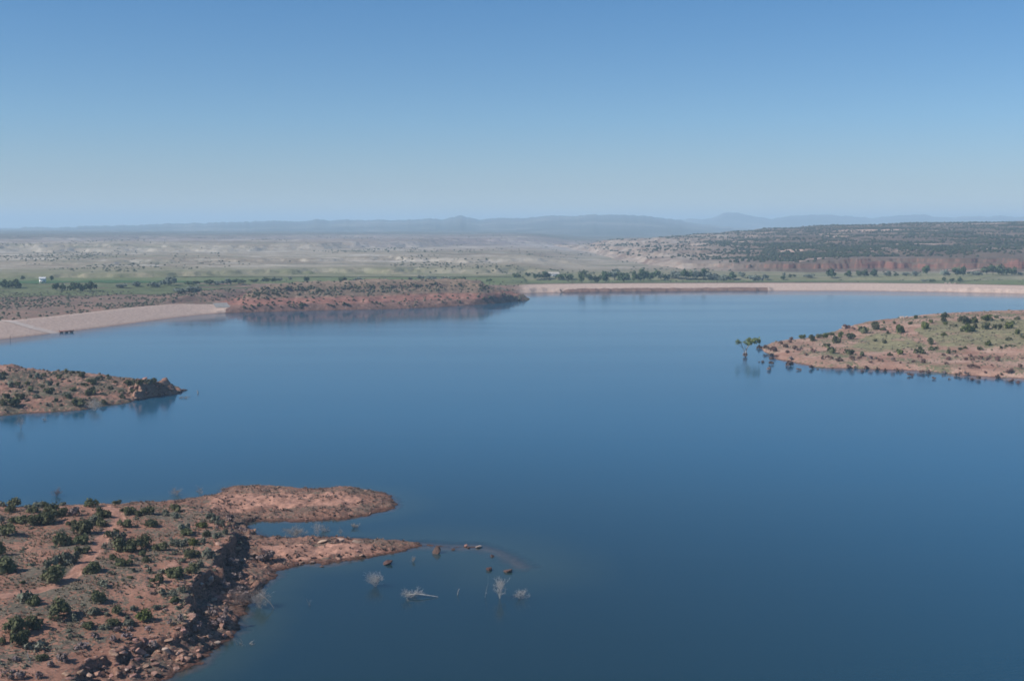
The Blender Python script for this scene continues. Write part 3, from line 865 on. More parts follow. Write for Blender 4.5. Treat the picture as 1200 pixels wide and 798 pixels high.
# ==SPLIT==
# ------------------------------------------------------------------ plants: builders
ORD = ['first', 'second', 'third', 'fourth', 'fifth', 'sixth', 'seventh', 'eighth', 'ninth', 'tenth', 'eleventh', 'twelfth', 'thirteenth', 'fourteenth', 'fifteenth', 'sixteenth',
       'seventeenth', 'eighteenth', 'nineteenth', 'twentieth']


def leaf_cloud(seed, n, lobes, leaf, flat=0.8, lift=0.0):
    """a crown of small leaf tufts spread over several lobes; unit radius, standing on z=0"""
    r = np.random.RandomState(seed)
    C = []
    for k in range(lobes):
        a = r.uniform(0, 2 * math.pi); d = r.uniform(0.15, 0.78) if k else 0.1
        C.append((math.cos(a) * d, math.sin(a) * d * 0.85, r.uniform(0.22, 0.85 - 0.35 * d) * flat, r.uniform(0.24, 0.5)))
    C = np.array(C)
    pick = r.randint(0, lobes, n)
    dv = r.normal(size=(n, 3)); dv /= np.linalg.norm(dv, axis=1)[:, None]
    dv[:, 2] = np.where(dv[:, 2] < -0.35, -dv[:, 2], dv[:, 2])
    rad = C[pick, 3] * np.where(r.uniform(size=n) < 0.12, r.uniform(1.0, 1.35, n), r.uniform(0.5, 1.05, n) ** 0.6)
    P = C[pick, :3] + dv * rad[:, None] * np.array([1.0, 1.0, r.uniform(0.8, 1.15)])
    P[:, 2] = np.maximum(P[:, 2], 0.03) + lift
    nrm = dv + r.normal(size=(n, 3)) * 0.55
    nrm /= np.linalg.norm(nrm, axis=1)[:, None]
    t = np.cross(nrm, r.normal(size=(n, 3))); t /= np.linalg.norm(t, axis=1)[:, None]
    b = np.cross(nrm, t)
    s1 = (leaf * r.uniform(0.6, 1.4, n))[:, None]; s2 = (leaf * r.uniform(0.5, 1.1, n))[:, None]
    V = np.stack([P - t * s1 - b * s2 * 0.4, P + t * s1 * 0.3 - b * s2, P + t * s1 + b * s2 * 0.4, P - t * s1 * 0.3 + b * s2], 1).reshape(-1, 3)
    return V, np.arange(n * 4).reshape(n, 4)


def tube(pts, rads, sides=4):
    """tapered tube along pts -> verts, quads"""
    V = []; Q = []
    pts = [Vector(p) for p in pts]
    for i, p in enumerate(pts):
        d = (pts[min(i + 1, len(pts) - 1)] - pts[max(i - 1, 0)]).normalized()
        a = d.cross(Vector((0.3, 0.9, 0.2))).normalized(); b = d.cross(a)
        for k in range(sides):
            an = 2 * math.pi * k / sides
            V.append(p + (a * math.cos(an) + b * math.sin(an)) * rads[i])
    for i in range(len(pts) - 1):
        for k in range(sides):
            k2 = (k + 1) % sides
            Q.append((i * sides + k, i * sides + k2, (i + 1) * sides + k2, (i + 1) * sides + k))
    return [tuple(v) for v in V], Q


def join(parts):
    V = []; Q = []
    for v, q in parts:
        o = len(V); V += list(v); Q += [tuple(i + o for i in f) for f in q]
    return np.array(V, float), np.array(Q, int)


def branches(seed, stems, height, spread, depth=3, r0=0.05, lean=(0, 0), twist=0.35, kids=3, droop=0.0):
    rr_ = random.Random(seed)
    parts = []

    def grow(p, d, L, rad, lev):
        rad = max(rad, r0 * 0.3)
        pts_ = [p]; rads = [rad]
        for k in range(3):
            d = (d + Vector((rr_.gauss(0, twist), rr_.gauss(0, twist), rr_.gauss(0, twist * 0.6) - droop)) * 0.5).normalized()
            p = p + d * L / 3
            pts_.append(p); rads.append(rad * (1 - 0.22 * (k + 1)))
        parts.append(tube(pts_, rads, 3 if lev > 1 else 4))
        if lev < depth:
            for k in range(kids):
                q = pts_[rr_.choice((1, 2, 2, 3))]
                a = Vector((rr_.gauss(0, 1), rr_.gauss(0, 1), rr_.gauss(0.25, 0.6))).normalized()
                grow(q, (d * 0.8 + a * 0.75).normalized(), L * rr_.uniform(0.5, 0.72), rad * 0.5, lev + 1)
    for s_ in range(stems):
        a = rr_.uniform(0, 6.283); t = rr_.uniform(0.2, 1) * spread
        d = Vector((math.cos(a) * t + lean[0], math.sin(a) * t + lean[1], 1)).normalized()
        grow(Vector((math.cos(a) * 0.08, math.sin(a) * 0.08, -0.25)), d, height * rr_.uniform(0.55, 0.8), r0 * rr_.uniform(0.7, 1.1), 1)
    return join(parts)


mat_jun = simple('juniper_leaves', (0.08, 0.086, 0.042), (0.16, 0.16, 0.082), 1.6, translucent=0.2, vary=0.28)
mat_jun_b = simple('bright_juniper_leaves', (0.085, 0.1, 0.03), (0.15, 0.165, 0.05), 1.6, translucent=0.2, vary=0.2)
mat_sage = simple('sage_leaves', (0.12, 0.122, 0.088), (0.2, 0.195, 0.145), 2.2, vary=0.25)
mat_greyj = simple('grey_juniper_leaves', (0.11, 0.115, 0.08), (0.185, 0.185, 0.135), 1.8, vary=0.25)
mat_dead = simple('dead_twigs', (0.17, 0.125, 0.115), (0.27, 0.205, 0.19), 2.0, vary=0.2)
mat_white = simple('bleached_wood', (0.33, 0.3, 0.275), (0.5, 0.465, 0.43), 2.0)
mat_greywood = simple('grey_wood', (0.22, 0.19, 0.17), (0.36, 0.325, 0.295), 2.0)
mat_tam = simple('tamarisk_twigs', (0.11, 0.066, 0.054), (0.2, 0.12, 0.098), 1.5, vary=0.3)
mat_cotton = simple('cottonwood_leaves', (0.05, 0.075, 0.034), (0.1, 0.13, 0.058), 0.25, vary=0.25)
mat_olive = simple('silver_leaves', (0.13, 0.15, 0.12), (0.2, 0.22, 0.175), 0.25, vary=0.15)
mat_bark = simple('bark', (0.13, 0.1, 0.08), (0.22, 0.18, 0.15), 2.0)
mat_rock = simple('sandstone_boulder', (0.24, 0.13, 0.095), (0.38, 0.23, 0.175), 1.4, vary=0.25)
mat_pale = simple('pale_sandstone', (0.34, 0.24, 0.19), (0.46, 0.35, 0.28), 1.4, vary=0.1)
mat_tan = simple('tan_sandstone', (0.34, 0.22, 0.16), (0.46, 0.33, 0.25), 0.9, vary=0.1)
mat_darkrock = simple('wet_dark_rock', (0.07, 0.04, 0.034), (0.13, 0.08, 0.065), 1.4, vary=0.2)
mat_scrub = simple('scrub_leaves', (0.055, 0.062, 0.036), (0.125, 0.12, 0.08), 0.12)

JUN = [mesh_np('juniper_shrub', *leaf_cloud(100 + k, 640, 5 + k % 5, 0.105), False) for k in range(9)]
JUNS = [mesh_np('juniper_shrub', *leaf_cloud(140 + k, 170, 4 + k % 3, 0.2), False) for k in range(6)]
SAGE = [mesh_np('sagebrush', *leaf_cloud(180 + k, 130, 4, 0.17, 0.62), False) for k in range(6)]
TAM = [mesh_np('tamarisk_shrub', *leaf_cloud(220 + k, 190, 5, 0.16, 0.85), False) for k in range(6)]
_mm = {}


def with_mat(me, mat):
    k = (me.name, mat.name)
    if k not in _mm:
        c = me.copy(); c.name = me.name.split('.')[0]
        c.materials.clear(); c.materials.append(mat)
        _mm[k] = c
    return _mm[k]


def plant(name, me, mat, x, y, z, rad, h, label, cat, group, sx=1.0, sink=0.06):
    o = bpy.data.objects.new(name, with_mat(me, mat))
    COL.objects.link(o)
    o.location = (x, y, z - sink * h)
    o.rotation_euler = (0, 0, R.uniform(0, 6.28))
    o.scale = (rad * sx, rad, h)
    return tag(o, label, cat, group)


def spot(fld, px, py, t0, t1, water=True):
    p = fld.hit(px, py, t0, t1)
    k = 0
    while not water and (p is None or p[2] < 0.5) and k < 14:
        py += 1.0; k += 1
        p = fld.hit(px, py, t0, t1)
    if p is None or p[2] < 0:
        if not water: return None
        x, y = at(px, py, 0)
        return x, y, -0.05
    return p


def rank_labels(items, what, phrase, maxn=18):
    """items: (obj, px, shade, size); unique labels by counting along a place one can find"""
    items = sorted(items, key=lambda i: i[1])
    n = len(items)
    for k, (o, px, shade) in enumerate(items):
        if n == 1:
            o['label'] = f'{shade} {what} {phrase}'
        elif k < n / 2 and k < 20:
            o['label'] = f'{shade} {what} {phrase}, {ORD[k]} from the left'
        else:
            o['label'] = f'{shade} {what} {phrase}, {ORD[n - 1 - k]} from the right'


# ---- foreground junipers and grey shrubs, (zoom x, zoom base y, width, height, kind); each list read from one part of the photo
def pxl_list(lst, ox, oy, s):
    return [(ox + a / s, oy + b / s, c / s, d / s, k) for a, b, c, d, k in lst]


FGJ = pxl_list([(545, 95, 60, 45, 'j'), (660, 108, 45, 30, 'j'), (740, 150, 90, 80, 'j'), (690, 190, 100, 70, 'j'), (205, 150, 65, 45, 'j'), (350, 138, 60, 45, 'j'), (450, 150, 60, 50, 'j'),
                (125, 190, 110, 70, 'j'), (85, 232, 80, 60, 'j'), (300, 195, 100, 65, 'g'), (272, 232, 80, 50, 'j'), (140, 318, 115, 75, 'j'), (270, 330, 120, 85, 'j'), (370, 322, 150, 105, 'j'),
                (410, 240, 105, 80, 'j'), (472, 268, 90, 80, 'j'), (585, 266, 90, 85, 'd'), (20, 190, 60, 60, 'g'), (10, 320, 50, 60, 'g'), (55, 415, 135, 100, 'j'), (555, 336, 65, 55, 'j'),
                (640, 402, 130, 120, 'j'), (645, 480, 120, 80, 'j'), (645, 552, 90, 70, 'j'), (482, 490, 135, 120, 'j'), (715, 700, 120, 85, 'j'), (460, 640, 130, 130, 'g'), (545, 632, 110, 110, 'g'),
                (420, 780, 160, 140, 'j'), (378, 668, 80, 70, 'g'), (65, 692, 170, 120, 'j'), (5, 570, 70, 120, 'j'), (250, 648, 50, 34, 'g'), (175, 790, 36, 28, 'j'), (720, 335, 110, 85, 'g'), (780, 345, 80, 80, 'j'),
                (490, 100, 60, 30, 'g'), (230, 170, 60, 36, 'g')], 0, 565, 6.65)
FGJ += pxl_list([(135, 270, 95, 90, 'j'), (245, 173, 65, 36, 'j'), (283, 231, 28, 40, 'j'), (355, 250, 78, 78, 'j'), (485, 246, 110, 72, 'j'), (420, 263, 70, 42, 'j'), (395, 136, 60, 55, 'j'), (312, 352, 85, 80, 'j'),
                 (205, 420, 80, 70, 'j'), (262, 450, 100, 100, 'g'), (325, 532, 150, 135, 'j'), (468, 502, 115, 105, 'j'), (580, 527, 95, 80, 'j'), (515, 347, 105, 75, 'j'), (700, 150, 60, 58, 'b'), (640, 150, 90, 58, 'g'),
                 (697, 226, 90, 58, 'j'), (620, 256, 70, 42, 'g'), (700, 277, 70, 42, 'g'), (215, 602, 60, 52, 'j'), (292, 645, 100, 65, 'j'), (445, 572, 52, 46, 'j'), (480, 622, 60, 50, 'j'), (52, 702, 110, 85, 'j'),
                 (205, 720, 55, 48, 'g'), (692, 742, 90, 90, 'j'), (605, 710, 70, 52, 'g'), (560, 782, 92, 74, 'j'), (350, 750, 42, 28, 'j'), (720, 498, 110, 62, 'g'), (770, 400, 85, 95, 'g'), (145, 800, 90, 45, 'g'),
                 (330, 102, 70, 40, 'g'), (240, 92, 60, 36, 'g'), (270, 125, 60, 42, 'g'), (505, 150, 60, 60, 'g'), (160, 135, 50, 45, 'g'), (600, 80, 40, 24, 'g'), (690, 92, 50, 30, 'd'), (780, 155, 70, 50, 'g'),
                 (150, 515, 60, 50, 'g'), (500, 700, 60, 45, 'g'), (375, 695, 40, 36, 'g'), (640, 600, 40, 26, 'g'), (700, 560, 50, 40, 'g'), (760, 620, 50, 36, 'g'), (790, 560, 50, 60, 'g'), (360, 590, 50, 30, 'g')], 100, 565, 6.65)
FGJ += pxl_list([(185, 178, 122, 112, 'g'), (280, 207, 90, 80, 'j'), (450, 292, 145, 140, 'j'), (270, 387, 110, 98, 'j'), (110, 422, 130, 130, 'j'), (165, 517, 105, 135, 'j'), (275, 552, 130, 85, 'g'), (10, 508, 60, 52, 'j'),
                 (760, 178, 120, 105, 'j'), (735, 275, 80, 62, 'g'), (685, 388, 90, 56, 'j'), (330, 633, 70, 62, 'j'), (578, 322, 60, 52, 'g'), (460, 645, 105, 80, 'd'), (630, 545, 100, 52, 'd'), (120, 647, 62, 46, 'd'),
                 (185, 775, 82, 72, 'd'), (540, 412, 50, 26, 'g'), (300, 775, 60, 52, 'd'), (110, 728, 50, 32, 'd'), (405, 692, 60, 52, 'd'), (85, 790, 50, 45, 'd'), (550, 455, 50, 34, 'g'), (610, 455, 50, 34, 'g'), (740, 470, 50, 45, 'd')], 0, 678, 6.65)
FGJ += pxl_list([(140, 62, 90, 60, 'g'), (600, 128, 80, 62, 'g'), (690, 188, 92, 52, 'j'), (250, 272, 80, 70, 'j'), (470, 322, 130, 90, 'b'), (375, 242, 60, 45, 'g'), (555, 244, 65, 46, 'g'), (215, 363, 100, 52, 'j'), (150, 392, 70, 46, 'g'),
                 (30, 368, 60, 42, 'j'), (350, 362, 100, 72, 'g'), (220, 492, 60, 62, 'd'), (320, 470, 80, 50, 'd'), (730, 232, 50, 42, 'g'), (70, 276, 90, 55, 'g'), (740, 345, 60, 75, 'd'), (80, 462, 40, 52, 'g'), (530, 550, 110, 70, 'd'),
                 (660, 350, 40, 36, 'd'), (760, 110, 60, 60, 'g'), (690, 130, 40, 30, 'g'), (350, 405, 50, 36, 'd'), (250, 420, 60, 46, 'd'), (490, 395, 60, 30, 'd')], 100, 678, 6.65)
FGJ += pxl_list([(25, 33, 60, 32, 'g'), (182, 88, 60, 42, 'b'), (90, 137, 70, 46, 'j'), (210, 142, 50, 42, 'j'), (135, 192, 46, 42, 'b'), (45, 197, 80, 42, 'g'), (122, 262, 72, 62, 'j'), (225, 267, 82, 62, 'g'), (70, 290, 50, 26, 'g'),
                 (180, 322, 52, 42, 'g'), (130, 357, 72, 62, 'j'), (30, 377, 90, 70, 'j'), (290, 85, 50, 50, 'g'), (265, 48, 52, 42, 'g'), (320, 130, 36, 50, 'g'), (230, 35, 60, 40, 'g'), (270, 145, 60, 40, 'g'), (190, 180, 50, 36, 'g'),
                 (380, 390, 60, 40, 'd'), (320, 440, 60, 40, 'd'), (560, 275, 100, 50, 'd'), (400, 490, 110, 60, 'd'), (350, 310, 70, 45, 'd'), (300, 660, 90, 50, 'd'), (240, 615, 70, 60, 'd'), (330, 640, 60, 90, 'd'), (610, 340, 60, 40, 'd'),
                 (160, 700, 60, 60, 'd'), (345, 50, 60, 40, 'd'), (420, 115, 50, 30, 'd')], 200, 600, 4.986)

def p_row(p):
    """photo row of a point"""
    dz, dy = p[2] - H, p[1]
    return 399 - F * (dz * CP + dy * SP) / (dy * CP - dz * SP)


trk_px = np.array(TRACK_PX)
groups = {}
for px, py, wd, ht, k in FGJ:
    p = spot(FG, px, py, 165, 420, False)
    if p is None or (p[2] < 4.8 and py < 590) or (abs(py - p_row(p)) > 5 and R.random() < 0.5): continue
    dist = math.hypot(p[0], p[1], H - p[2])
    sc_ = dist / F
    rad = wd * sc_ * (0.70 if k in 'jb' else 0.62)
    hh = max(ht * sc_ * 0.98, rad * 0.8)
    mat = {'j': mat_jun, 'g': mat_greyj if R.random() < 0.6 else mat_sage, 'b': mat_jun_b, 'd': mat_dead}[k]
    cat, nm = {'j': ('shrub', 'juniper_shrub'), 'b': ('shrub', 'juniper_shrub'), 'g': ('shrub', 'sagebrush'), 'd': ('shrub', 'dead_shrub')}[k]
    src = R.choice(JUN) if k in 'jb' else R.choice(JUN + SAGE) if k == 'g' else R.choice(TAM)
    o = plant(nm, src, mat, *p, rad, hh, None, cat, {'j': 'junipers on the foreground headland', 'b': 'junipers on the foreground headland', 'g': 'grey shrubs on the foreground headland', 'd': 'bare shrubs on the foreground headland'}[k])
    tx = np.interp(py, trk_px[:, 1], trk_px[:, 0])
    if py < 588: zone = 'along the headland crest'
    elif abs(px - tx) < 11 + wd * 0.5 and py < 702: zone = 'beside the dirt track' + (' near the crest' if py < 628 else ' at mid slope' if py < 668 else ' at its lower end')
    elif px < tx and py < 625: zone = 'left of track below the crest'
    elif px < tx and py < 702: zone = 'left of track at mid slope'
    elif py < 606: zone = 'right of track below the crest'
    elif py < 635: zone = 'upslope between track and cliff'
    elif py < 665: zone = 'midway between track and cliff'
    elif py < 702: zone = 'downslope between track and cliff'
    elif py < 735: zone = 'just below the track'
    elif py < 765: zone = 'above the lower rock ledges'
    else: zone = 'among the lowest rock ledges'
    if px > 222 + max(0, 690 - py) * 0.4 and py > 625: zone = 'on rubble under the cliff'
    shade = {'j': 'dark green', 'b': 'bright green', 'g': 'grey-green', 'd': 'bare brown'}[k]
    size = 'large' if wd > 17 else 'small' if wd < 9.5 else 'mid-sized'
    what = {'j': 'juniper', 'b': 'juniper', 'g': 'sagebrush', 'd': 'twiggy shrub'}[k]
    groups.setdefault((zone, shade, size, what), []).append((o, px, f'{size} {shade}'))
for (zone, shade, size, what), it in groups.items():
    rank_labels(it, what, zone)

# loose sagebrush, too small to tell apart, on the headland
cnt = 0
rs = np.random.RandomState(5)
occupied = [(a, b) for a, b, *_ in FGJ]
while cnt < 215:
    px, py = rs.uniform(-4, 285), rs.uniform(584, 796)
    p = FG.hit(px, py, 165, 420)
    if p is None or p[2] < 4.3: continue
    if perlin(p[0] / 14, p[1] / 22, 77) + rs.uniform(-0.5, 0.5) < -0.1: continue
    if float(dline(np.array([p[0]]), np.array([p[1]]), TRACK)[0]) < 2.0: continue
    rad = rs.uniform(0.35, 0.85)
    m_ = R.choice((mat_sage, mat_sage, mat_greyj, mat_dead))
    plant('sagebrush', R.choice(SAGE), m_, *p, rad, rad * rs.uniform(0.7, 1.0), 'knee-high grey sagebrush dotting the red soil of the near headland', 'shrub', 'low sagebrush dotting the headland')
    cnt += 1


def clump_mesh(name, P, rad, seed=1, flat=0.8, tilt=0.25):
    """many low-poly brush clumps in one mesh"""
    bm_ = bmesh.new(); bmesh.ops.create_icosphere(bm_, subdivisions=1, radius=1)
    B = np.array([v.co[:] for v in bm_.verts]); T = np.array([[v.index for v in f.verts] for f in bm_.faces]); bm_.free()
    r = np.random.RandomState(seed)
    n = len(P); nb = len(B)
    V = B[None] * (1 + r.uniform(-tilt, tilt, (n, nb, 1)))
    V = V * (np.asarray(rad)[:, None, None] * np.stack([r.uniform(0.8, 1.2, n), r.uniform(0.8, 1.2, n), np.full(n, flat)], -1)[:, None, :])
    V = V + np.asarray(P)[:, None, :] + np.array([0, 0, 0.35 * flat]) * np.asarray(rad)[:, None, None]
    Fc = T[None] + (np.arange(n) * nb)[:, None, None]
    return mesh_np(name, V.reshape(-1, 3), Fc.reshape(-1, 3), False)


def tuft_mesh(name, P, rad, seed, per=6):
    """small grass and twig tufts: blades fanned round each point"""
    r = np.random.RandomState(seed)
    n = len(P)
    P = np.repeat(np.asarray(P), per, 0); rad = np.repeat(np.asarray(rad), per)
    a = r.uniform(0, 6.283, n * per); out = np.stack([np.cos(a), np.sin(a), np.zeros_like(a)], -1)
    side = np.stack([-np.sin(a), np.cos(a), np.zeros_like(a)], -1)
    up = np.array([0, 0, 1.0])
    rr1 = rad[:, None]
    b0 = P + out * rr1 * 0.1 - up * 0.05
    tip = P + out * rr1 * r.uniform(0.4, 1.0, (n * per, 1)) + up * rr1 * r.uniform(0.5, 1.1, (n * per, 1))
    V = np.stack([b0 - side * rr1 * 0.3, b0 + side * rr1 * 0.3, tip + side * rr1 * 0.18, tip - side * rr1 * 0.18], 1).reshape(-1, 3)
    return mesh_np(name, V, np.arange(n * per * 4).reshape(-1, 4), False)


# dry grass and litter of the headland top
P = []
while len(P) < 7500:
    x, y = rs.uniform(-150, -45, 4000), rs.uniform(170, 335, 4000)
    z = FG.h(x, y)
    ok = (z > 4.3) & (fbm(x, y, 9, 3, 141) + rs.uniform(-0.35, 0.35, 4000) > 0.02) & (dline(x, y, TRACK) > 1.7)
    P += list(np.stack([x, y, z], -1)[ok])
P = np.array(P[:7500])
tag(link('dry_grass', tuft_mesh('dry_grass', P, rs.uniform(0.14, 0.42, len(P)), 3), simple('dry_grass_blades', (0.14, 0.115, 0.075), (0.26, 0.21, 0.145), 0.2)), kind='stuff')
# small brush on the spits and banks
P = []
while len(P) < 1300:
    x, y = rs.uniform(-110, -15, 3000), rs.uniform(210, 372, 3000)
    z = FG.h(x, y)
    ok = (z > 0.25) & (z < 4.2) & (fbm(x, y, 7, 3, 151) + rs.uniform(-0.3, 0.3, 3000) > 0.12)
    P += list(np.stack([x, y, z], -1)[ok])
P = np.array(P[:1300])
tag(link('shore_weeds', tuft_mesh('shore_weeds', P, rs.uniform(0.2, 0.55, len(P)), 4, 7), simple('shore_weed_twigs', (0.12, 0.085, 0.07), (0.22, 0.16, 0.13), 0.3)), kind='stuff')


# ------------------------------------------------------------------ boulders
def boulder_mesh(seed, flat=0.75):
    r = random.Random(seed)
    b = bmesh.new()
    for k in range(15):
        v = Vector((r.gauss(0, 1), r.gauss(0, 1), r.gauss(0, 1)))
        m_ = max(abs(v.x), abs(v.y), abs(v.z)) ** 0.7 * v.length ** 0.3
        v = v / m_ * r.uniform(0.8, 1.05)
        b.verts.new((v.x, v.y * 0.8, v.z * flat))
    bmesh.ops.convex_hull(b, input=b.verts)
    for v in [v for v in b.verts if not v.link_faces]: b.verts.remove(v)
    bmesh.ops.bevel(b, geom=b.edges[:], offset=0.05, segments=1, affect='EDGES')
    me_ = bpy.data.meshes.new('boulder'); b.to_mesh(me_); b.free()
    return me_


BOUL = [boulder_mesh(300 + k, 0.6 + 0.05 * k) for k in range(8)]


def boulder(x, y, z, s, mat, label, group=None, flat=1.0):
    o = bpy.data.objects.new('boulder', with_mat(R.choice(BOUL), mat)); COL.objects.link(o)
    o.location = (x, y, z + s * 0.25); o.scale = (s * R.uniform(0.85, 1.2), s * R.uniform(0.8, 1.1), s * flat)
    o.rotation_euler = (R.uniform(-0.3, 0.3), R.uniform(-0.3, 0.3), R.uniform(0, 6.28))
    return tag(o, label, 'rock', group)


for px, py, wpx, mat, lab, fl in [
    (286, 657, 7, mat_pale, 'whitish boulder lying on the tilted red slabs beside the lower spit', .7), (247, 683, 9, mat_pale, 'pale square block standing just under the tall dark cliff', 1),
    (235, 688, 8, mat_pale, 'flat pale slab left of the square block under the cliff', .5), (245, 747, 9, mat_rock, 'rounded red boulder at the water foot of the dark cliff', 1),
    (263, 746, 9, mat_rock, 'outermost red boulder at the water below the dark cliff', .9), (254, 754, 7, mat_pale, 'pale pink boulder at the waterline between two red boulders', .8),
    (236, 751, 8, mat_rock, 'upright red boulder behind the waterline rocks below the cliff', 1.1), (232, 738, 9, mat_rock, 'large grey-red boulder deep in the cliff shadow', .9),
    (163, 766, 14, mat_rock, 'big red block fallen in front of the lower shadowed ledge', .9), (196, 764, 11, mat_pale, 'large pale boulder on the bank right of the shadowed ledge', .9),
    (171, 769, 7, mat_pale, 'small pale block leaning beside the big fallen red block', .9), (150, 783, 8, mat_rock, 'red boulder on the lowest red bank', .8), (148, 786, 6, mat_pale, 'pale stone on the lowest red bank', .8),
    (377.5, 636, 11, mat_tan, 'pale rounded slab on the lower spit, nearest the headland of the three', .3), (398, 635, 13, mat_tan, 'pale rounded slab on the lower spit, middle of the three', .35), (418, 636, 11, mat_tan, 'pale rounded slab on the lower spit, farthest out of the three', .3),
    (512, 648, 9, mat_darkrock, 'tall dark rock standing in the shallows off the spit end', 1.5), (531, 644, 5, mat_darkrock, 'small dark rock awash beyond the tall dark rock', .8), (454, 661, 11, mat_darkrock, 'dark low rock alone in the water under the spit', .55),
    (573, 668, 9, mat_darkrock, 'dark rock in the lake above the white dead bush', .8), (595, 670, 10, mat_darkrock, 'flat dark rock in the lake right of its twin', .5), (377, 664, 5, mat_darkrock, 'small dark stone at the red water edge below the spit', .8),
    (549, 642, 4, mat_darkrock, 'tiny dark stone beside the tan rock at the end of the shoal', .9), (561, 641, 9, mat_pale, 'tan rock barely above water at the end of the shoal', .35), (577, 652, 5, mat_darkrock, 'small dark stone over the sunken reddish shoal', .7), (546, 640, 6, mat_rock, 'reddish stone awash on the shoal line off the spit', .5)]:
    p = spot(FG, px, py, 165, 420)
    s_ = wpx * math.hypot(p[0], p[1], H) / F * 0.55
    boulder(p[0], p[1], max(p[2], -0.1), s_, mat, lab, None, fl)
n = 0
while n < 190:
    px, py = rs.uniform(95, 330), rs.uniform(628, 797)
    p = FG.hit(px, py, 165, 420)
    if p is None or p[2] < 0.2 or p[2] > 3.6: continue
    if px > 300 and rs.uniform() < 0.6: continue
    s_ = 0.25 + 0.75 * rs.uniform() ** 2.2
    boulder(p[0], p[1], p[2] - 0.1, s_, mat_rock if rs.uniform() < 0.93 else mat_tan, 'angular red sandstone boulder in the rubble between foreground cliff and water', 'rubble below the foreground cliff', R.choice((0.35, 0.45, 0.6, 0.9)))
    n += 1
n = 0
while n < 60:
    px, py = rs.uniform(240, 500), rs.uniform(568, 662)
    p = FG.hit(px, py, 165, 420)
    if p is None or p[2] < 0.05 or p[2] > 1.1: continue
    boulder(p[0], p[1], p[2] - 0.08, 0.2 + 0.6 * rs.uniform() ** 2, mat_rock if rs.uniform() < 0.6 else mat_darkrock, 'small dark red stone along the water edge of the two low spits', 'stones along the spit edges', R.uniform(0.6, 0.9))
    n += 1
# caprock blocks along the cliff rim
n = 0
while n < 70:
    i = rs.randint(0, 17); t = rs.uniform()
    q = FG_TOP[i] * (1 - t) + FG_TOP[i + 1] * t
    x, y = q[0] + rs.normal() * 0.9, q[1] + rs.normal() * 0.9
    z = float(FG.h(x, y))
    if z < 3: continue
    boulder(x, y, z - 0.15, rs.uniform(0.4, 1.1), mat_rock, 'blocky red caprock lump along the rim of the foreground cliff', 'caprock blocks on the cliff rim', 0.6)
    n += 1

# ------------------------------------------------------------------ dead wood in and by the water
def dead(px, py, wpx, hpx, label, seed, mat=mat_white, stems=7, depth=4, fld=None, spread=0.8, lean=(0, 0), r0=0.045, twist=0.35, kids=3, trunk=None, droop=0.0):
    p = spot(fld or FG, px, py, 165, 760)
    d = math.hypot(p[0], p[1], H); hgt = hpx * d / F; wid_ = wpx * d / F
    kids = kids + (1 if depth > 2 else 0)
    V, Q = branches(seed, stems, hgt * 1.0, spread * wid_ / max(hgt, 0.2) * 0.55, depth, r0 * d / 300, lean, twist + 0.15, kids, droop)
    V[:, 2] *= hgt / max(V[:, 2].max(), 0.1)
    wx = (V[:, 0].max() - V[:, 0].min()) or 1
    V[:, :2] *= wid_ / wx
    V[:, 0] -= (V[:, 0].max() + V[:, 0].min()) / 2
    if trunk is None:
        o = link('dead_bush', mesh_np('dead_bush', V, Q), mat); o.location = (p[0], p[1], max(p[2], -0.1))
    else:
        o = bpy.data.objects.new('dead_tree', None); COL.objects.link(o); o.location = (p[0], p[1], max(p[2], -0.1))
        link('branches', mesh_np('branches', V, Q), mat, o)
        tv, tq = tube([(a * wid_, b * wid_, c * hgt) for a, b, c in trunk], [0.17, 0.15, 0.11, 0.07][:len(trunk)], 6)
        link('trunk', mesh_np('trunk', np.array(tv), np.array(tq)), mat_white, o)
    return tag(o, label, 'dead tree' if trunk else 'dead bush')


dead(438.7, 687, 26, 21, 'bushy white dead shrub standing in the water below the spit', 401, stems=12, spread=1.0, r0=0.05)
dead(484, 700, 30, 14, 'fallen white dead tree lying flat on the lake with its stem to the right', 402, stems=9, spread=1.6, trunk=[(-0.25, 0, 0.25), (0.2, 0.02, 0.3), (0.55, 0.03, 0.2), (0.95, 0.05, 0.05)])
dead(570, 700, 4, 28, 'single thin grey stem rising from the lake left of the white dead tree', 403, mat=mat_greywood, stems=1, depth=2, spread=0.1, r0=0.1, kids=2)
dead(587, 701, 22, 29, 'tall white dead tree with forked branches standing in the lake', 404, stems=7, spread=0.6, r0=0.075)
dead(611, 701, 22, 14, 'low white dead bush at the right end of the drowned row', 405, stems=7, spread=1.2)
dead(537, 697, 3, 8, 'short grey stump stick poking from the lake between two dead trees', 406, mat=mat_greywood, stems=1, depth=1, spread=0.1, r0=0.12)
dead(362, 709, 9, 10, 'faint grey sprig standing in open water near the headland', 407, mat=mat_greywood, stems=4, depth=2, r0=0.03)
dead(288, 754, 22, 6, 'flat grey tangle of twigs floating off the cliff foot', 408, mat=mat_greywood, stems=8, depth=2, spread=1.8)
dead(303, 712, 40, 25, 'large grey drowned tree leaning out from the rocky bank', 409, mat=mat_greywood, stems=16, spread=1.3, r0=0.035, kids=4, trunk=[(0.05, -0.05, 0.7), (0.2, -0.05, 0.5), (0.33, -0.05, 0.3), (0.45, -0.05, 0.0)])
dead(275, 708, 38, 22, 'hazy grey dead brush on the bank beside the leaning drowned tree', 410, mat=mat_dead, stems=16, spread=1.2, r0=0.03, kids=4)
dead(344, 629, 34, 15, 'broad grey dead shrub in the cove between the two spits', 411, mat=mat_greywood, stems=14, spread=1.3, r0=0.035, kids=4)
dead(371, 630, 15, 21, 'upright pale dead tree at the back of the cove', 412, stems=6, spread=0.6)
dead(400, 627, 8, 11, 'small pale dead sapling in the cove, right of the upright one', 413, mat=mat_greywood, stems=4)
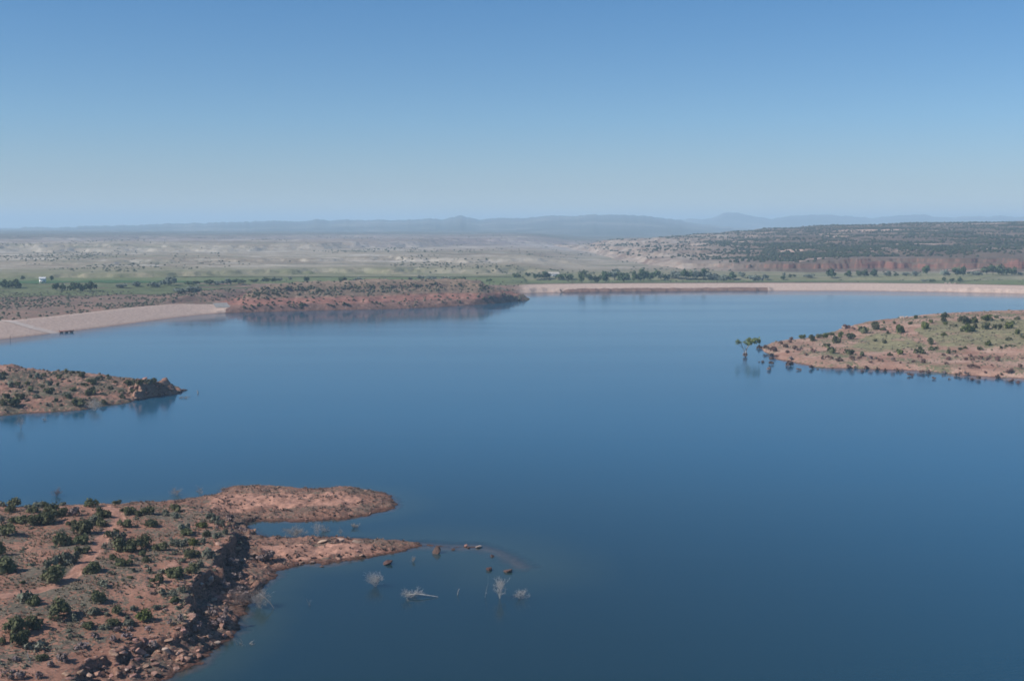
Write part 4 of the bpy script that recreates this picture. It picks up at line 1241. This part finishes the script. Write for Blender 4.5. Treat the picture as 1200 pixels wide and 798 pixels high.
dead(381, 622, 14, 8, 'low grey dead brush in the middle of the cove', 414, mat=mat_greywood, stems=8, spread=1.3)
dead(417, 618, 13, 7, 'grey dead brush near the mouth of the cove', 415, mat=mat_greywood, stems=7, spread=1.3)
dead(484, 658, 8, 7, 'small grey dead bush in the water just below the spit end', 416, mat=mat_greywood, stems=6)
dead(234, 580, 10, 13, 'bare pale bush on the crest where the upper spit begins', 417, stems=6, mat=mat_greywood)
dead(206, 580, 18, 11, 'bare spreading bush on the crest, left of the upper spit', 418, stems=8, mat=mat_greywood, spread=1.1)
dead(66, 581, 14, 11, 'pinkish bare bush on the headland crest against the water', 419, stems=9, mat=mat_dead)
dead(262, 576, 9, 6, 'tiny bare bush on the far edge of the upper spit', 420, stems=5, mat=mat_greywood)
dead(35, 777, 3.5, 14, 'short weathered snag trunk standing on the lower left slope', 421, stems=1, depth=1, r0=0.16, spread=0.1)
dead(109, 481, 26, 15, 'pale dead tree leaning over the island shore', 422, stems=14, spread=1.2, fld=IS, r0=0.03, kids=4)
dead(24, 502, 17, 17, 'pale drowned tree in the water off the island', 423, stems=10, spread=1.0, fld=IS, mat=mat_greywood, r0=0.03)
dead(52, 493, 6, 4, 'small grey twigs in the water under the island shore', 424, stems=5, spread=1.2, fld=IS, mat=mat_greywood, r0=0.03)
dead(216, 466, 13, 3, 'low branch of driftwood floating off the island cliff', 425, stems=5, spread=2.0, fld=IS, mat=mat_greywood, r0=0.03)
dead(231, 461, 3, 4, 'lone stick in the water beyond the island tip', 426, stems=1, depth=1, spread=0.1, fld=IS, mat=mat_greywood, r0=0.05)
boulder(*at(216, 457.5), -0.3, 1.6, mat_darkrock, 'dark rock in the water just off the island cliff tip', None, .7)

# ------------------------------------------------------------------ island shrubs
ISJ = [(40, 280, 50), (60, 215, 60), (110, 205, 50), (120, 288, 60), (180, 240, 50), (245, 218, 30), (305, 248, 70), (265, 245, 50), (380, 272, 60), (412, 285, 50), (430, 238, 40), (500, 210, 50), (540, 200, 60),
       (508, 265, 60), (548, 255, 60), (600, 260, 40), (640, 228, 40), (575, 174, 40), (595, 158, 30), (632, 152, 25), (716, 282, 40), (716, 248, 40), (455, 325, 70), (655, 335, 60), (320, 140, 32), (385, 130, 32), (430, 134, 30),
       (460, 134, 22), (480, 155, 50), (345, 165, 40), (290, 204, 50), (215, 164, 50), (255, 150, 30), (180, 160, 30), (742, 194, 30), (765, 210, 60), (820, 208, 50), (870, 200, 60), (905, 188, 40), (780, 248, 40), (335, 208, 30),
       (160, 205, 40), (20, 324, 60), (75, 324, 80), (640, 170, 30), (680, 190, 30), (0, 165, 60), (22, 146, 50), (330, 300, 40), (210, 280, 40), (600, 310, 40)]
zones = {}
for zx, zy, wz in ISJ:
    px, py = zx / 5, 410 + zy / 5
    p = spot(IS, px, py + 0.6, 440, 760, False)
    if p is None: continue
    rad = wz / 5 * p[1] / F * 0.6
    k = 'dark green' if R.random() < 0.7 else 'grey-green'
    o = plant('juniper_shrub', R.choice(JUNS), mat_jun if k == 'dark green' else mat_greyj, *p, rad, rad * R.uniform(1.0, 1.3), None, 'shrub', 'junipers on the island')
    zn = 'on the island crest' if zy < 175 else 'just below the island crest' if zy < 215 else 'on the island middle slope' if zy < 262 else 'low by the island shore'
    zones.setdefault((zn, k), []).append((o, px, k))
for (zn, k), it in zones.items(): rank_labels(it, 'juniper', zn)
P = []
while len(P) < 520:
    x, y = rs.uniform(-300, -160, 2000), rs.uniform(500, 640, 2000); z = IS.h(x, y)
    ok = (z > 0.8) & (fbm(x, y, 12, 3, 161) + rs.uniform(-0.3, 0.3, 2000) > 0.0)
    P += list(np.stack([x, y, z], -1)[ok])
P = np.array(P[:520])
tag(link('island_brush', clump_mesh('island_brush', P, rs.uniform(0.35, 1.0, len(P)), 6), simple('island_brush_twigs', (0.07, 0.06, 0.04), (0.16, 0.12, 0.085), 0.2)), kind='stuff')

n = 0
while n < 34:
    px, py = rs.uniform(150, 208), rs.uniform(444, 468)
    p = IS.hit(px, py, 440, 760)
    if p is None or p[2] < 0.1: continue
    boulder(*p, rs.uniform(0.5, 1.7), mat_rock, 'rough red block on the rocky end of the island', 'blocks on the island end', 0.8)
    n += 1

# ------------------------------------------------------------------ right peninsula: junipers, tamarisks, drowned tree
RPJ = [(880 + a / 7.5, 355 + b / 7.5, c / 7.5) for a, b, c in [(455, 308, 55), (545, 335, 85), (605, 310, 60), (670, 388, 65), (735, 354, 90), (780, 303, 70), (870, 318, 82), (655, 305, 70), (700, 285, 60), (985, 265, 100), (1100, 236, 110), (1165, 243, 60), (705, 443, 80), (870, 453, 90),
                                                               (975, 468, 62), (1090, 338, 40), (1180, 354, 40), (1195, 273, 40), (1170, 180, 30)]]
RPJ += [(1040 + a / 7.5, 355 + b / 7.5, c / 7.5) for a, b, c in [(125, 264, 110), (325, 228, 105), (380, 176, 50), (510, 130, 70), (490, 170, 60), (510, 194, 40), (560, 206, 32), (600, 206, 40), (640, 164, 75), (700, 184, 110), (770, 176, 75), (700, 250, 105), (648, 254, 40), (780, 224, 60), (860, 230, 100),
                                                                 (875, 156, 90), (970, 230, 80), (1060, 224, 90), (1010, 163, 50), (1100, 188, 62), (1145, 150, 60), (965, 134, 50), (1150, 275, 72), (1190, 312, 50), (1055, 333, 70), (500, 290, 50), (385, 368, 80), (430, 403, 40), (380, 418, 60),
                                                                 (105, 450, 85), (20, 464, 50), (285, 448, 90), (530, 446, 62), (640, 415, 40), (685, 404, 36), (810, 414, 50), (895, 374, 62), (1005, 404, 42), (1035, 388, 36), (1080, 384, 32), (1120, 380, 26), (590, 434, 36), (250, 138, 55), (330, 130, 30), (60, 185, 40), (200, 190, 50)]]
zones = {}
for px, py, wp in RPJ:
    p = spot(RP, px, py, 560, 1050, False)
    if p is None: continue
    rad = wp * p[1] / F * 0.6
    o = plant('juniper_shrub', R.choice(JUNS), mat_jun if R.random() < 0.8 else mat_jun_b, *p, rad, rad * R.uniform(1.05, 1.3), None, 'shrub', 'junipers on the right peninsula')
    sz = 'large' if wp > 10.5 else 'small' if wp < 6.5 else 'mid-sized'
    zn = 'near the right peninsula crest' if py < 387 else 'on the right peninsula grass' if py < 404 else 'above the right peninsula tan shore'
    zones.setdefault((zn, sz), []).append((o, px, sz + ' green'))
for (zn, k), it in zones.items(): rank_labels(it, 'juniper', zn)
RPT = [(880 + a / 7.5, 355 + b / 7.5, c / 7.5) for a, b, c in [(205, 430, 85), (185, 470, 60), (70, 402, 58), (125, 414, 70), (345, 348, 50), (355, 302, 50), (310, 394, 60), (320, 442, 50), (385, 410, 70), (425, 420, 60), (545, 434, 62), (490, 462, 42), (635, 495, 60), (685, 495, 60), (780, 512, 72), (890, 505, 80), (955, 492, 52),
                                                               (1040, 492, 62), (1055, 532, 50), (1130, 512, 62), (335, 552, 85), (350, 505, 60), (180, 508, 66), (170, 541, 58), (160, 592, 58), (105, 522, 34), (72, 521, 20), (420, 592, 48), (530, 580, 68), (585, 585, 26), (720, 582, 30), (860, 572, 60), (915, 572, 40),
                                                               (980, 607, 38), (1010, 582, 50), (1110, 592, 60), (1180, 602, 50), (265, 362, 50), (530, 294, 46), (585, 278, 42), (840, 226, 70), (900, 234, 40)]]
RPT += [(1040 + a / 7.5, 355 + b / 7.5, c / 7.5) for a, b, c in [(485, 467, 46), (540, 503, 62), (605, 474, 40), (690, 504, 46), (755, 517, 50), (730, 474, 50), (785, 492, 50), (825, 492, 50), (885, 508, 62), (970, 508, 70), (1055, 492, 22), (1090, 493, 30), (1185, 492, 32), (520, 538, 52), (320, 527, 60), (230, 524, 40), (180, 532, 22),
                                                                 (50, 515, 60), (115, 533, 30), (735, 573, 70), (790, 573, 50), (915, 557, 36), (985, 562, 26), (1165, 577, 62), (1075, 614, 80), (860, 618, 40), (1005, 637, 26), (630, 587, 30), (80, 600, 60), (125, 600, 50), (200, 642, 58), (310, 622, 60), (360, 620, 60), (405, 670, 44),
                                                                 (485, 646, 16), (540, 670, 26), (500, 620, 50), (620, 642, 70), (690, 637, 50), (745, 677, 40), (800, 677, 60), (970, 662, 60), (1090, 692, 60), (1150, 704, 40), (275, 493, 60)]]
zones = {}
for px, py, wp in RPT:
    p = spot(RP, px, py, 560, 1050, py > 415 or px < 912)
    if p is None: continue
    rad = wp * p[1] / F * 0.53
    o = plant('tamarisk_shrub', R.choice(TAM), mat_tam if R.random() < 0.8 else mat_dead, *p, rad, rad * R.uniform(0.95, 1.3), None, 'shrub', 'brown shrubs on the right peninsula')
    sz = 'large' if wp > 8 else 'small'
    if p[2] < 0.15: zn = 'in the water off the right peninsula'
    elif px < 935 and py < 419: zn = 'on the right peninsula tip'
    elif py < 392: zn = 'on the right peninsula crest'
    elif px < 1040: zn = 'on the tan shore nearest the peninsula tip'
    elif py < 425: zn = 'on the upper flat behind the tan shore'
    else: zn = 'near the right peninsula waterline'
    zones.setdefault((zn, sz), []).append((o, px, sz + ' brown'))
for (zn, k), it in zones.items(): rank_labels(it, 'shrub', zn)
P = []
while len(P) < 1500:
    x, y = rs.uniform(165, 430, 3000), rs.uniform(640, 960, 3000); z = RP.h(x, y)
    ok = (z > 1.0) & (fbm(x, y, 18, 3, 171) + rs.uniform(-0.4, 0.4, 3000) + 0.02 * (z - 4) > 0.05)
    P += list(np.stack([x, y, z], -1)[ok])
P = np.array(P[:1500])
tag(link('peninsula_brush', clump_mesh('peninsula_brush', P, rs.uniform(0.25, 0.85, len(P)), 8), simple('peninsula_brush_twigs', (0.1, 0.095, 0.06), (0.2, 0.17, 0.12), 0.1)), kind='stuff')

for px, py, wp, lab in [(989, 381.5, 9, 'pale rock cap jutting from the left end of the peninsula crest'), (994, 382.5, 6, 'small pale rock right of the jutting pale rock cap'), (1057, 372, 8, 'pale rock on the peninsula crest among junipers'), (1062, 372.5, 6, 'smaller pale rock touching the pale crest rock')]:
    p = spot(RP, px, py, 560, 1050, False)
    boulder(*p, wp * p[1] / F * 0.5, mat_pale, lab, None, 0.6)
# drowned cottonwood off the right peninsula: bare leaning limbs, two leafy heads
tx_, ty_ = at(873.5, 418)
tr_ = bpy.data.objects.new('drowned_tree', None); COL.objects.link(tr_); tr_.location = (tx_, ty_, -0.2)
tr_.scale = (1.12, 1.12, 1.25)
tag(tr_, 'half-drowned tree with two green leafy heads off the right peninsula', 'tree')
tp = join([tube([(0, 0, -0.5), (0.3, 0, 3), (1.5, 0.2, 6), (3.2, 0.3, 8.6)], [0.34, 0.28, 0.2, 0.1], 6), tube([(0, 0, 0), (-0.6, 0.3, 3), (-2.2, 0.3, 6), (-4, 0.2, 8.4)], [0.28, 0.22, 0.15, 0.06], 6),
           tube([(0.3, 0, 3), (-0.3, 0.4, 5), (0.2, 0.2, 7.2)], [0.18, 0.12, 0.05], 5), tube([(-1.4, 0.3, 4.5), (-3, 0.2, 5.4), (-4.6, 0, 6.2)], [0.12, 0.08, 0.04], 5), tube([(1.0, 0, 4.8), (2.4, -0.3, 5.8), (3.8, -0.2, 7)], [0.14, 0.1, 0.04], 5)])
link('trunk', mesh_np('trunk', *tp), mat_greywood, tr_)
for cx, cz, cr, seed_ in [(3.8, 5.6, 4.6, 501), (-4.6, 6.0, 2.9, 502)]:
    V, Q = leaf_cloud(seed_, 520 if cr > 3 else 150, 7, 0.10)
    V = V * cr * np.array([1, 0.9, 1.15]) + np.array([cx, 0.1, cz])
    link('crown', mesh_np('crown', V, Q, False), simple('drowned_tree_leaves', (0.11, 0.14, 0.045), (0.19, 0.22, 0.085), 0.6, translucent=0.15), tr_)
V, Q = leaf_cloud(505, 200, 5, 0.15)
db_ = link('tamarisk_shrub', mesh_np('tamarisk_shrub', V * np.array([1.9, 1.9, 3.6]), Q, False), mat_tam); db_.location = (tx_ - 0.6, ty_ - 1.2, -0.2)
tag(db_, 'dark brown brush heaped round the foot of the half-drowned tree', 'shrub')

# ------------------------------------------------------------------ red point, left shore: junipers, brush, small works
cnt = 0
rest = []
while cnt < 7000:
    px, py = rs.uniform(284, 612), rs.uniform(325, 364)
    p = FS.hit(px, py, 1050, 1700, 900)
    cnt += 1
    if p is None or p[2] < 1.5: continue
    dens = 0.03 + 0.55 * math.exp(-((p[2] - 16.5) / 4.0) ** 2) * (1.0 if px < 500 else 0.45) + 0.2 * math.exp(-((p[2] - 5.5) / 2.2) ** 2)
    if rs.uniform() > dens or perlin(p[0] / 25, p[1] / 25, 9) < -0.35: continue
    rest.append((p, px))
    if len(rest) >= 760: break
rest.sort(key=lambda q: q[0][1])
for i, (p, px) in enumerate(rest[:135]):
    rad = rs.uniform(0.9, 1.8)
    plant('juniper_shrub', R.choice(JUNS), mat_jun if R.random() < 0.85 else mat_greyj, *p, rad, rad * R.uniform(0.95, 1.25), 'small dark juniper dot on the red point across the lake', 'shrub', 'junipers on the red point')
P = np.array([q[0] for q in rest[135:]])
rads = list(rs.uniform(0.7, 1.5, len(P)))
P = list(map(tuple, P))
# scrub behind the left embankment
x, y = rs.uniform(-760, -230, 24000), rs.uniform(890, 1330, 24000)
z = FS.h(x, y); d_ = sdf(x, y, FS_SHORE)
ok = (d_ > 40) & (d_ < 330) & (z > 5) & (fbm(x, y, 60, 4, 181) + rs.uniform(-0.35, 0.35, 24000) > 0.0)
q = np.stack([x, y, z], -1)[ok][:3000]
P += list(map(tuple, q)); rads += list(rs.uniform(0.6, 1.5, len(q)))
# brush behind dam
x, y = rs.uniform(-60, 1050, 3000), rs.uniform(1600, 1780, 3000); z = FS.h(x, y)
ok = (z > 2.5) & (z < 7.0) & (fbm(x, y, 70, 4, 182) > 0.12)
q = np.stack([x, y, z], -1)[ok][:260]
P += list(map(tuple, q)); rads += list(rs.uniform(0.6, 1.6, len(q)))
tag(link('scrub', clump_mesh('scrub', np.array(P), np.array(rads), 9), mat_scrub), kind='stuff')

# juniper woodland of the mesa and brush of the badlands (uncountable dots)
NW = 110000
ix = rs.randint(0, MZ.shape[0] - 1, NW); jx = rs.randint(0, MZ.shape[1] - 1, NW)
X, Y, Z = MX[ix, jx], MY[ix, jx], MZ[ix, jx]
pxl = 600 + F * X / Y
foot_ = interp(pxl, FOOT)
dens = sstep(60, 220, Y - foot_) * sstep(4330, 4180, Y) * (0.25 + 0.75 * sstep(745, 900, pxl)) * (0.55 + 1.2 * fbm(X, Y * 0.5, 170, 4, 191)) * sstep(0.02, -0.1, fbm(X * 0.15, Y, 75, 4, 192) - 0.16)
# spacing of the draw grows with distance, so keep far samples more often
ok = (rs.uniform(0, 1, NW) < np.clip(dens, 0, 1)) & (Z > 9) & (pxl < 1320)
P = np.stack([X, Y, Z], -1)[ok][:30000]
P[:, 0] += rs.normal(0, 1.0, len(P))
tag(link('juniper_woodland', clump_mesh('juniper_woodland', P, rs.uniform(1.5, 3.5, len(P)), 10, 0.85), simple('woodland_leaves', (0.022, 0.03, 0.015), (0.048, 0.055, 0.028), 0.05)), kind='stuff')
a_ = rs.uniform(-0.46, 0.3, 14000); r_ = 1900 * (5200 / 1900) ** rs.uniform(0, 1, 14000)
X, Y = r_ * np.sin(a_), r_ * np.cos(a_)
ok = (fbm(X, Y * 0.4, 220, 4, 195) + rs.uniform(-0.2, 0.2, 14000) > 0.2)
P = np.stack([X, Y, valley_h(X, Y)], -1)[ok][:2600]
tag(link('valley_brush', clump_mesh('valley_brush', P, rs.uniform(0.9, 2.6, len(P)), 12, 0.7), simple('valley_brush_leaves', (0.05, 0.06, 0.035), (0.11, 0.11, 0.07), 0.05)), kind='stuff')

# ------------------------------------------------------------------ trees of the valley
TREE = []
for k in range(6):
    V, Q = leaf_cloud(600 + k, 300, 8, 0.14, 0.95, 0.12)
    TREE.append(mesh_np('crown', V, Q, False))
TRK = mesh_np('trunk', *join([tube([(0, 0, -0.08), (0.02, 0.01, 0.25), (-0.03, 0.02, 0.6)], [0.05, 0.04, 0.02], 5), tube([(0.01, 0, 0.22), (0.2, 0.05, 0.5)], [0.025, 0.012], 4), tube([(0, 0, 0.25), (-0.18, -0.08, 0.52)], [0.025, 0.012], 4)]))


def valley_z(x, y):
    a = float(FS.h(x, y)); b = float(valley_h(np.array([x]), np.array([y]))[0])
    return max(a, b if y > 1560 else -9)


def tree(px, py, wpx, hpx, kind='c', zg=6.0, group='', label=''):
    for _ in range(4):
        x, y = at(px, py, zg)
        zg = valley_z(x, y)
    rad = wpx * y / F * 0.62; hgt = hpx * y / F * 1.12
    o = bpy.data.objects.new('silver_tree' if kind == 's' else 'cottonwood_tree', None); COL.objects.link(o)
    o.location = (x, y, zg); o.rotation_euler = (0, 0, R.uniform(0, 6.28)); o.scale = (rad, rad, hgt)
    tag(o, label, 'tree', group)
    for nm, me_, mt in (('crown', R.choice(TREE), mat_olive if kind == 's' else mat_cotton), ('trunk', TRK, mat_bark)):
        c = bpy.data.objects.new(nm, with_mat(me_, mt)); COL.objects.link(c); c.parent = o
    return o


T6 = [(20, 322, 30, 16, 'c'), (70, 317, 22, 14, 'c'), (100, 331, 26, 22, 'c'), (145, 331, 58, 26, 'c'), (212, 331, 40, 20, 'c'), (250, 331, 42, 18, 'c'), (308, 348, 36, 44, 'c'), (340, 331, 32, 20, 'c'), (375, 346, 36, 28, 'c'), (410, 346, 46, 44, 'c'),
      (452, 332, 62, 36, 's'), (505, 322, 40, 24, 'c'), (490, 339, 52, 32, 'c'), (535, 337, 40, 34, 'c'), (565, 337, 52, 40, 'c'), (610, 334, 66, 34, 'c'), (655, 332, 32, 22, 's'), (680, 333, 30, 22, 'c'), (720, 330, 60, 24, 's'), (765, 331, 52, 32, 'c'),
      (812, 331, 40, 32, 's'), (842, 331, 48, 36, 'c'), (880, 331, 60, 24, 's'), (930, 327, 60, 20, 's'), (965, 322, 50, 26, 'c'), (1010, 329, 32, 18, 's'), (1070, 327, 60, 22, 's'), (1110, 322, 30, 20, 's'), (1195, 322, 24, 16, 'c')]
T7 = [(75, 341, 16, 20, 's'), (105, 341, 20, 12, 'c'), (122, 341, 16, 12, 'c'), (190, 341, 42, 13, 's'), (300, 341, 56, 30, 'c'), (380, 339, 44, 22, 'c'), (425, 339, 40, 25, 'c'), (455, 339, 34, 26, 'c'), (500, 339, 52, 27, 'c'), (565, 337, 44, 20, 's'), (600, 337, 22, 14, 'c'),
      (650, 336, 42, 16, 's'), (692, 336, 52, 18, 's'), (746, 331, 38, 38, 'c'), (830, 336, 46, 24, 's'), (885, 334, 46, 30, 'c'), (915, 334, 42, 32, 'c'), (970, 331, 60, 16, 's'), (1025, 330, 52, 32, 'c'), (1055, 329, 50, 36, 'c'), (1095, 331, 60, 36, 'c'), (1140, 331, 46, 30, 'c'),
      (825, 365, 18, 20, 'c'), (860, 361, 20, 13, 'c'), (900, 365, 22, 20, 'c'), (735, 363, 32, 11, 's'), (770, 363, 26, 11, 'c'), (1185, 331, 40, 12, 's')]
T4 = [(25, 143, 46, 28, 'c'), (55, 143, 46, 32, 'c'), (80, 142, 30, 24, 'c'), (250, 153, 36, 28, 'c'), (275, 153, 30, 24, 'c'), (325, 156, 48, 30, 'c'), (365, 154, 46, 26, 'c'), (400, 153, 46, 30, 'c'), (540, 141, 62, 16, 's'), (600, 133, 60, 14, 's'), (680, 136, 52, 20, 's'), (740, 131, 60, 30, 's'),
      (790, 168, 80, 20, 's'), (855, 171, 60, 30, 's'), (850, 131, 62, 16, 'c'), (920, 126, 52, 18, 'c'), (960, 126, 40, 14, 's'), (1000, 126, 52, 20, 's'), (1050, 121, 60, 18, 'c'), (100, 106, 20, 14, 'c'), (225, 111, 18, 20, 'c'), (1120, 118, 50, 14, 'c'), (1170, 116, 50, 14, 'c')]
allt = [(600 + a / 3.75, 240 + b / 3.75, c / 3.75, d / 3.75, k) for a, b, c, d, k in T6] + [(900 + a / 4, 240 + b / 4, c / 4, d / 4, k) for a, b, c, d, k in T7] + [(a / 3.75, 300 + b / 3.75, c / 3.75, d / 3.75, k) for a, b, c, d, k in T4]
zones = {}
allt += [(R.uniform(318, 575), R.uniform(328.5, 331.5), R.uniform(5, 12), R.uniform(2.5, 5), R.choice('ccs')) for _ in range(22)]
for px, py, wp, hp_, k in allt:
    zg = 9.0 if px < 330 else 5.0
    if px < 330: zn = 'by the green fields far left' if px < 130 else 'in the hedgerow beyond the left embankment'
    elif px < 580: zn = 'in the tree line beyond the red point'
    elif px < 690: zn = 'behind the left end of the dam'
    elif px < 800: zn = 'behind the reddish bank of the dam'
    elif px < 960: zn = 'at the foot of the eroded mesa nose'
    elif py > 329.5: zn = 'on the dam top at its right end'
    elif px < 1075: zn = 'below left half of red mesa cliff'
    else: zn = 'below right half of red mesa cliff'
    o = tree(px, py, wp, hp_, k, zg, 'valley trees beyond the lake')
    zones.setdefault((zn, k), []).append((o, px, 'tiny silvery' if k == 's' else 'tiny dark green'))
for (zn, k), it in zones.items(): rank_labels(it, 'tree', zn)


# ------------------------------------------------------------------ houses, ramp, dock, car park
def box(v, q, x0, x1, y0, y1, z0, z1):
    o_ = len(v)
    v += [(x0, y0, z0), (x1, y0, z0), (x1, y1, z0), (x0, y1, z0), (x0, y0, z1), (x1, y0, z1), (x1, y1, z1), (x0, y1, z1)]
    q += [tuple(o_ + i for i in f) for f in ((0, 3, 2, 1), (4, 5, 6, 7), (0, 1, 5, 4), (1, 2, 6, 5), (2, 3, 7, 6), (3, 0, 4, 7))]


mat_wall = simple('white_wall', (0.68, 0.66, 0.62), (0.78, 0.77, 0.74), 0.5)
mat_roof = simple('pale_metal_roof', (0.5, 0.5, 0.5), (0.62, 0.62, 0.62), 0.5, 0.5)
mat_tin = simple('tan_roof', (0.42, 0.38, 0.32), (0.52, 0.47, 0.41), 0.5, 0.6)
mat_glass = simple('dark_window', (0.02, 0.025, 0.03), (0.04, 0.045, 0.05), 1, 0.15)


def house(px, py, wm, dm, hm_, label, roofmat, zg=8.0):
    for _ in range(4):
        x, y = at(px, py, zg); zg = valley_z(x, y)
    e = bpy.data.objects.new('house', None); COL.objects.link(e); e.location = (x, y, zg); e.rotation_euler = (0, 0, 0.2)
    tag(e, label, 'house')
    v, q = [], []; box(v, q, -wm / 2, wm / 2, -dm / 2, dm / 2, -1, hm_)
    link('wall', mesh_np('wall', np.array(v), np.array(q), False), mat_wall, e)
    a, b, t_ = wm / 2 + 0.5, dm / 2 + 0.5, hm_ + dm * 0.28
    rv = [(-a, -b, hm_ - 0.1), (a, -b, hm_ - 0.1), (a, 0, t_), (-a, 0, t_), (-a, b, hm_ - 0.1), (a, b, hm_ - 0.1), (-a, -b, hm_ - 0.3), (a, -b, hm_ - 0.3), (-a, b, hm_ - 0.3), (a, b, hm_ - 0.3)]
    rq = [(0, 1, 2, 3), (3, 2, 5, 4), (6, 7, 1, 0), (4, 5, 9, 8), (6, 0, 3, 3), (8, 4, 3, 3)]
    b_ = bpy.data.meshes.new('roof'); b_.from_pydata(rv, [], [(0, 1, 2, 3), (3, 2, 5, 4), (6, 7, 1, 0), (4, 5, 9, 8), (6, 0, 3, 4, 8), (7, 9, 5, 2, 1), (6, 8, 9, 7)]); b_.update()
    link('roof', b_, roofmat, e)
    v, q = [], []; box(v, q, -0.5, 0.5, -dm / 2 - 0.06, -dm / 2 + 0.1, 0, 2.1)
    link('door', mesh_np('door', np.array(v), np.array(q), False), mat_glass, e)
    for wx in (-wm * 0.3, wm * 0.3):
        v, q = [], []; box(v, q, wx - 0.8, wx + 0.8, -dm / 2 - 0.05, -dm / 2 + 0.1, 1.0, 2.2)
        link('window', mesh_np('window', np.array(v), np.array(q), False), mat_glass, e)


house(50, 331.5, 7, 6, 5.5, 'tiny white house among the green fields at far left', mat_roof)
house(648, 326.5, 17, 9, 4, 'tiny pale-roofed shed among the trees behind the dam', mat_tin, 6)
for i, (px, py, s_) in enumerate([(1108, 331, 2.0), (1113, 331, 2.4), (1119, 331.3, 1.8)]):
    x, y = at(px, py, 6)
    boulder(x, y, valley_z(x, y), s_, mat_pale, ['left', 'middle', 'right'][i] + ' white stone of the pale heap by the dam-top bushes', 'white stones behind the dam')

# boat ramp of pale concrete running down the embankment, and the rusty float at its foot
def strip(name, pl, width, lift, mat, n=60):
    pl = np.array(pl); t = np.linspace(0, len(pl) - 1, n); i = np.minimum(t.astype(int), len(pl) - 2); f = (t - i)[:, None]
    c = pl[i] * (1 - f) + pl[i + 1] * f
    tg = np.gradient(c, axis=0); tg /= np.linalg.norm(tg, axis=1)[:, None]; nn = np.stack([-tg[:, 1], tg[:, 0]], 1)
    o_ = np.linspace(-width / 2, width / 2, 7)
    X = c[:, :1] + nn[:, :1] * o_; Y = c[:, 1:] + nn[:, 1:] * o_
    return tag(link(name, grid_mesh(name, X, Y, FS.h(X, Y) + lift), mat), kind='structure')


mat_conc = simple('ramp_concrete', (0.44, 0.35, 0.3), (0.52, 0.43, 0.37), 0.3)
strip('boat_ramp_path', [at(-60, 376, 6), at(0, 381, 5.5), at(40, 385, 3.5), at(78, 389.6, 0.6)], 9, 0.25, mat_conc)
dk = bpy.data.objects.new('floating_dock', None); COL.objects.link(dk)
dx_, dy_ = at(78, 388.6, 0.8); dk.location = (dx_, dy_, float(max(FS.h(dx_, dy_), 0.3))); dk.rotation_euler = (0, 0, 0.35)
tag(dk, 'rust-red floating dock drawn up at the foot of the pale boat ramp', 'dock')
v, q = [], []; box(v, q, -5.2, 5.2, -1.5, 1.5, 0.6, 1.1)
mat_rust = simple('rust_red', (0.16, 0.06, 0.045), (0.26, 0.1, 0.075), 0.6)
link('deck', mesh_np('deck', np.array(v), np.array(q), False), mat_rust, dk)
for fx in (-3.6, 0, 3.6):
    v, q = [], []; box(v, q, fx - 1.1, fx + 1.1, -1.3, 1.3, -0.2, 0.6)
    link('float', mesh_np('float', np.array(v), np.array(q), False), mat_darkrock, dk)
for fx in (-5, 5):
    v, q = [], []; box(v, q, fx - 0.15, fx + 0.15, -1.4, -1.1, 1.1, 2.1)
    link('post', mesh_np('post', np.array(v), np.array(q), False), mat_rust, dk)
for px, py, hp_, lab in [(12, 397, 2.6, 'dark thin post standing in the water below the boat ramp')]:
    x, y = at(px, py + 2, 0)
    tv, tq = tube([(0, 0, -1), (0, 0, 2), (0.1, 0, 3.6)], [0.14, 0.13, 0.11], 6)
    o = link('mooring_post', mesh_np('mooring_post', np.array(tv), np.array(tq)), mat_darkrock); o.location = (x, y, 0); tag(o, lab, 'post')
strip('car_park_road', [FS.hit(251, 358.6, 900, 1500)[:2], FS.hit(268, 358.0, 900, 1500)[:2]], 15, 0.35, simple('grey_gravel', (0.22, 0.205, 0.19), (0.29, 0.275, 0.26), 0.4), 20)
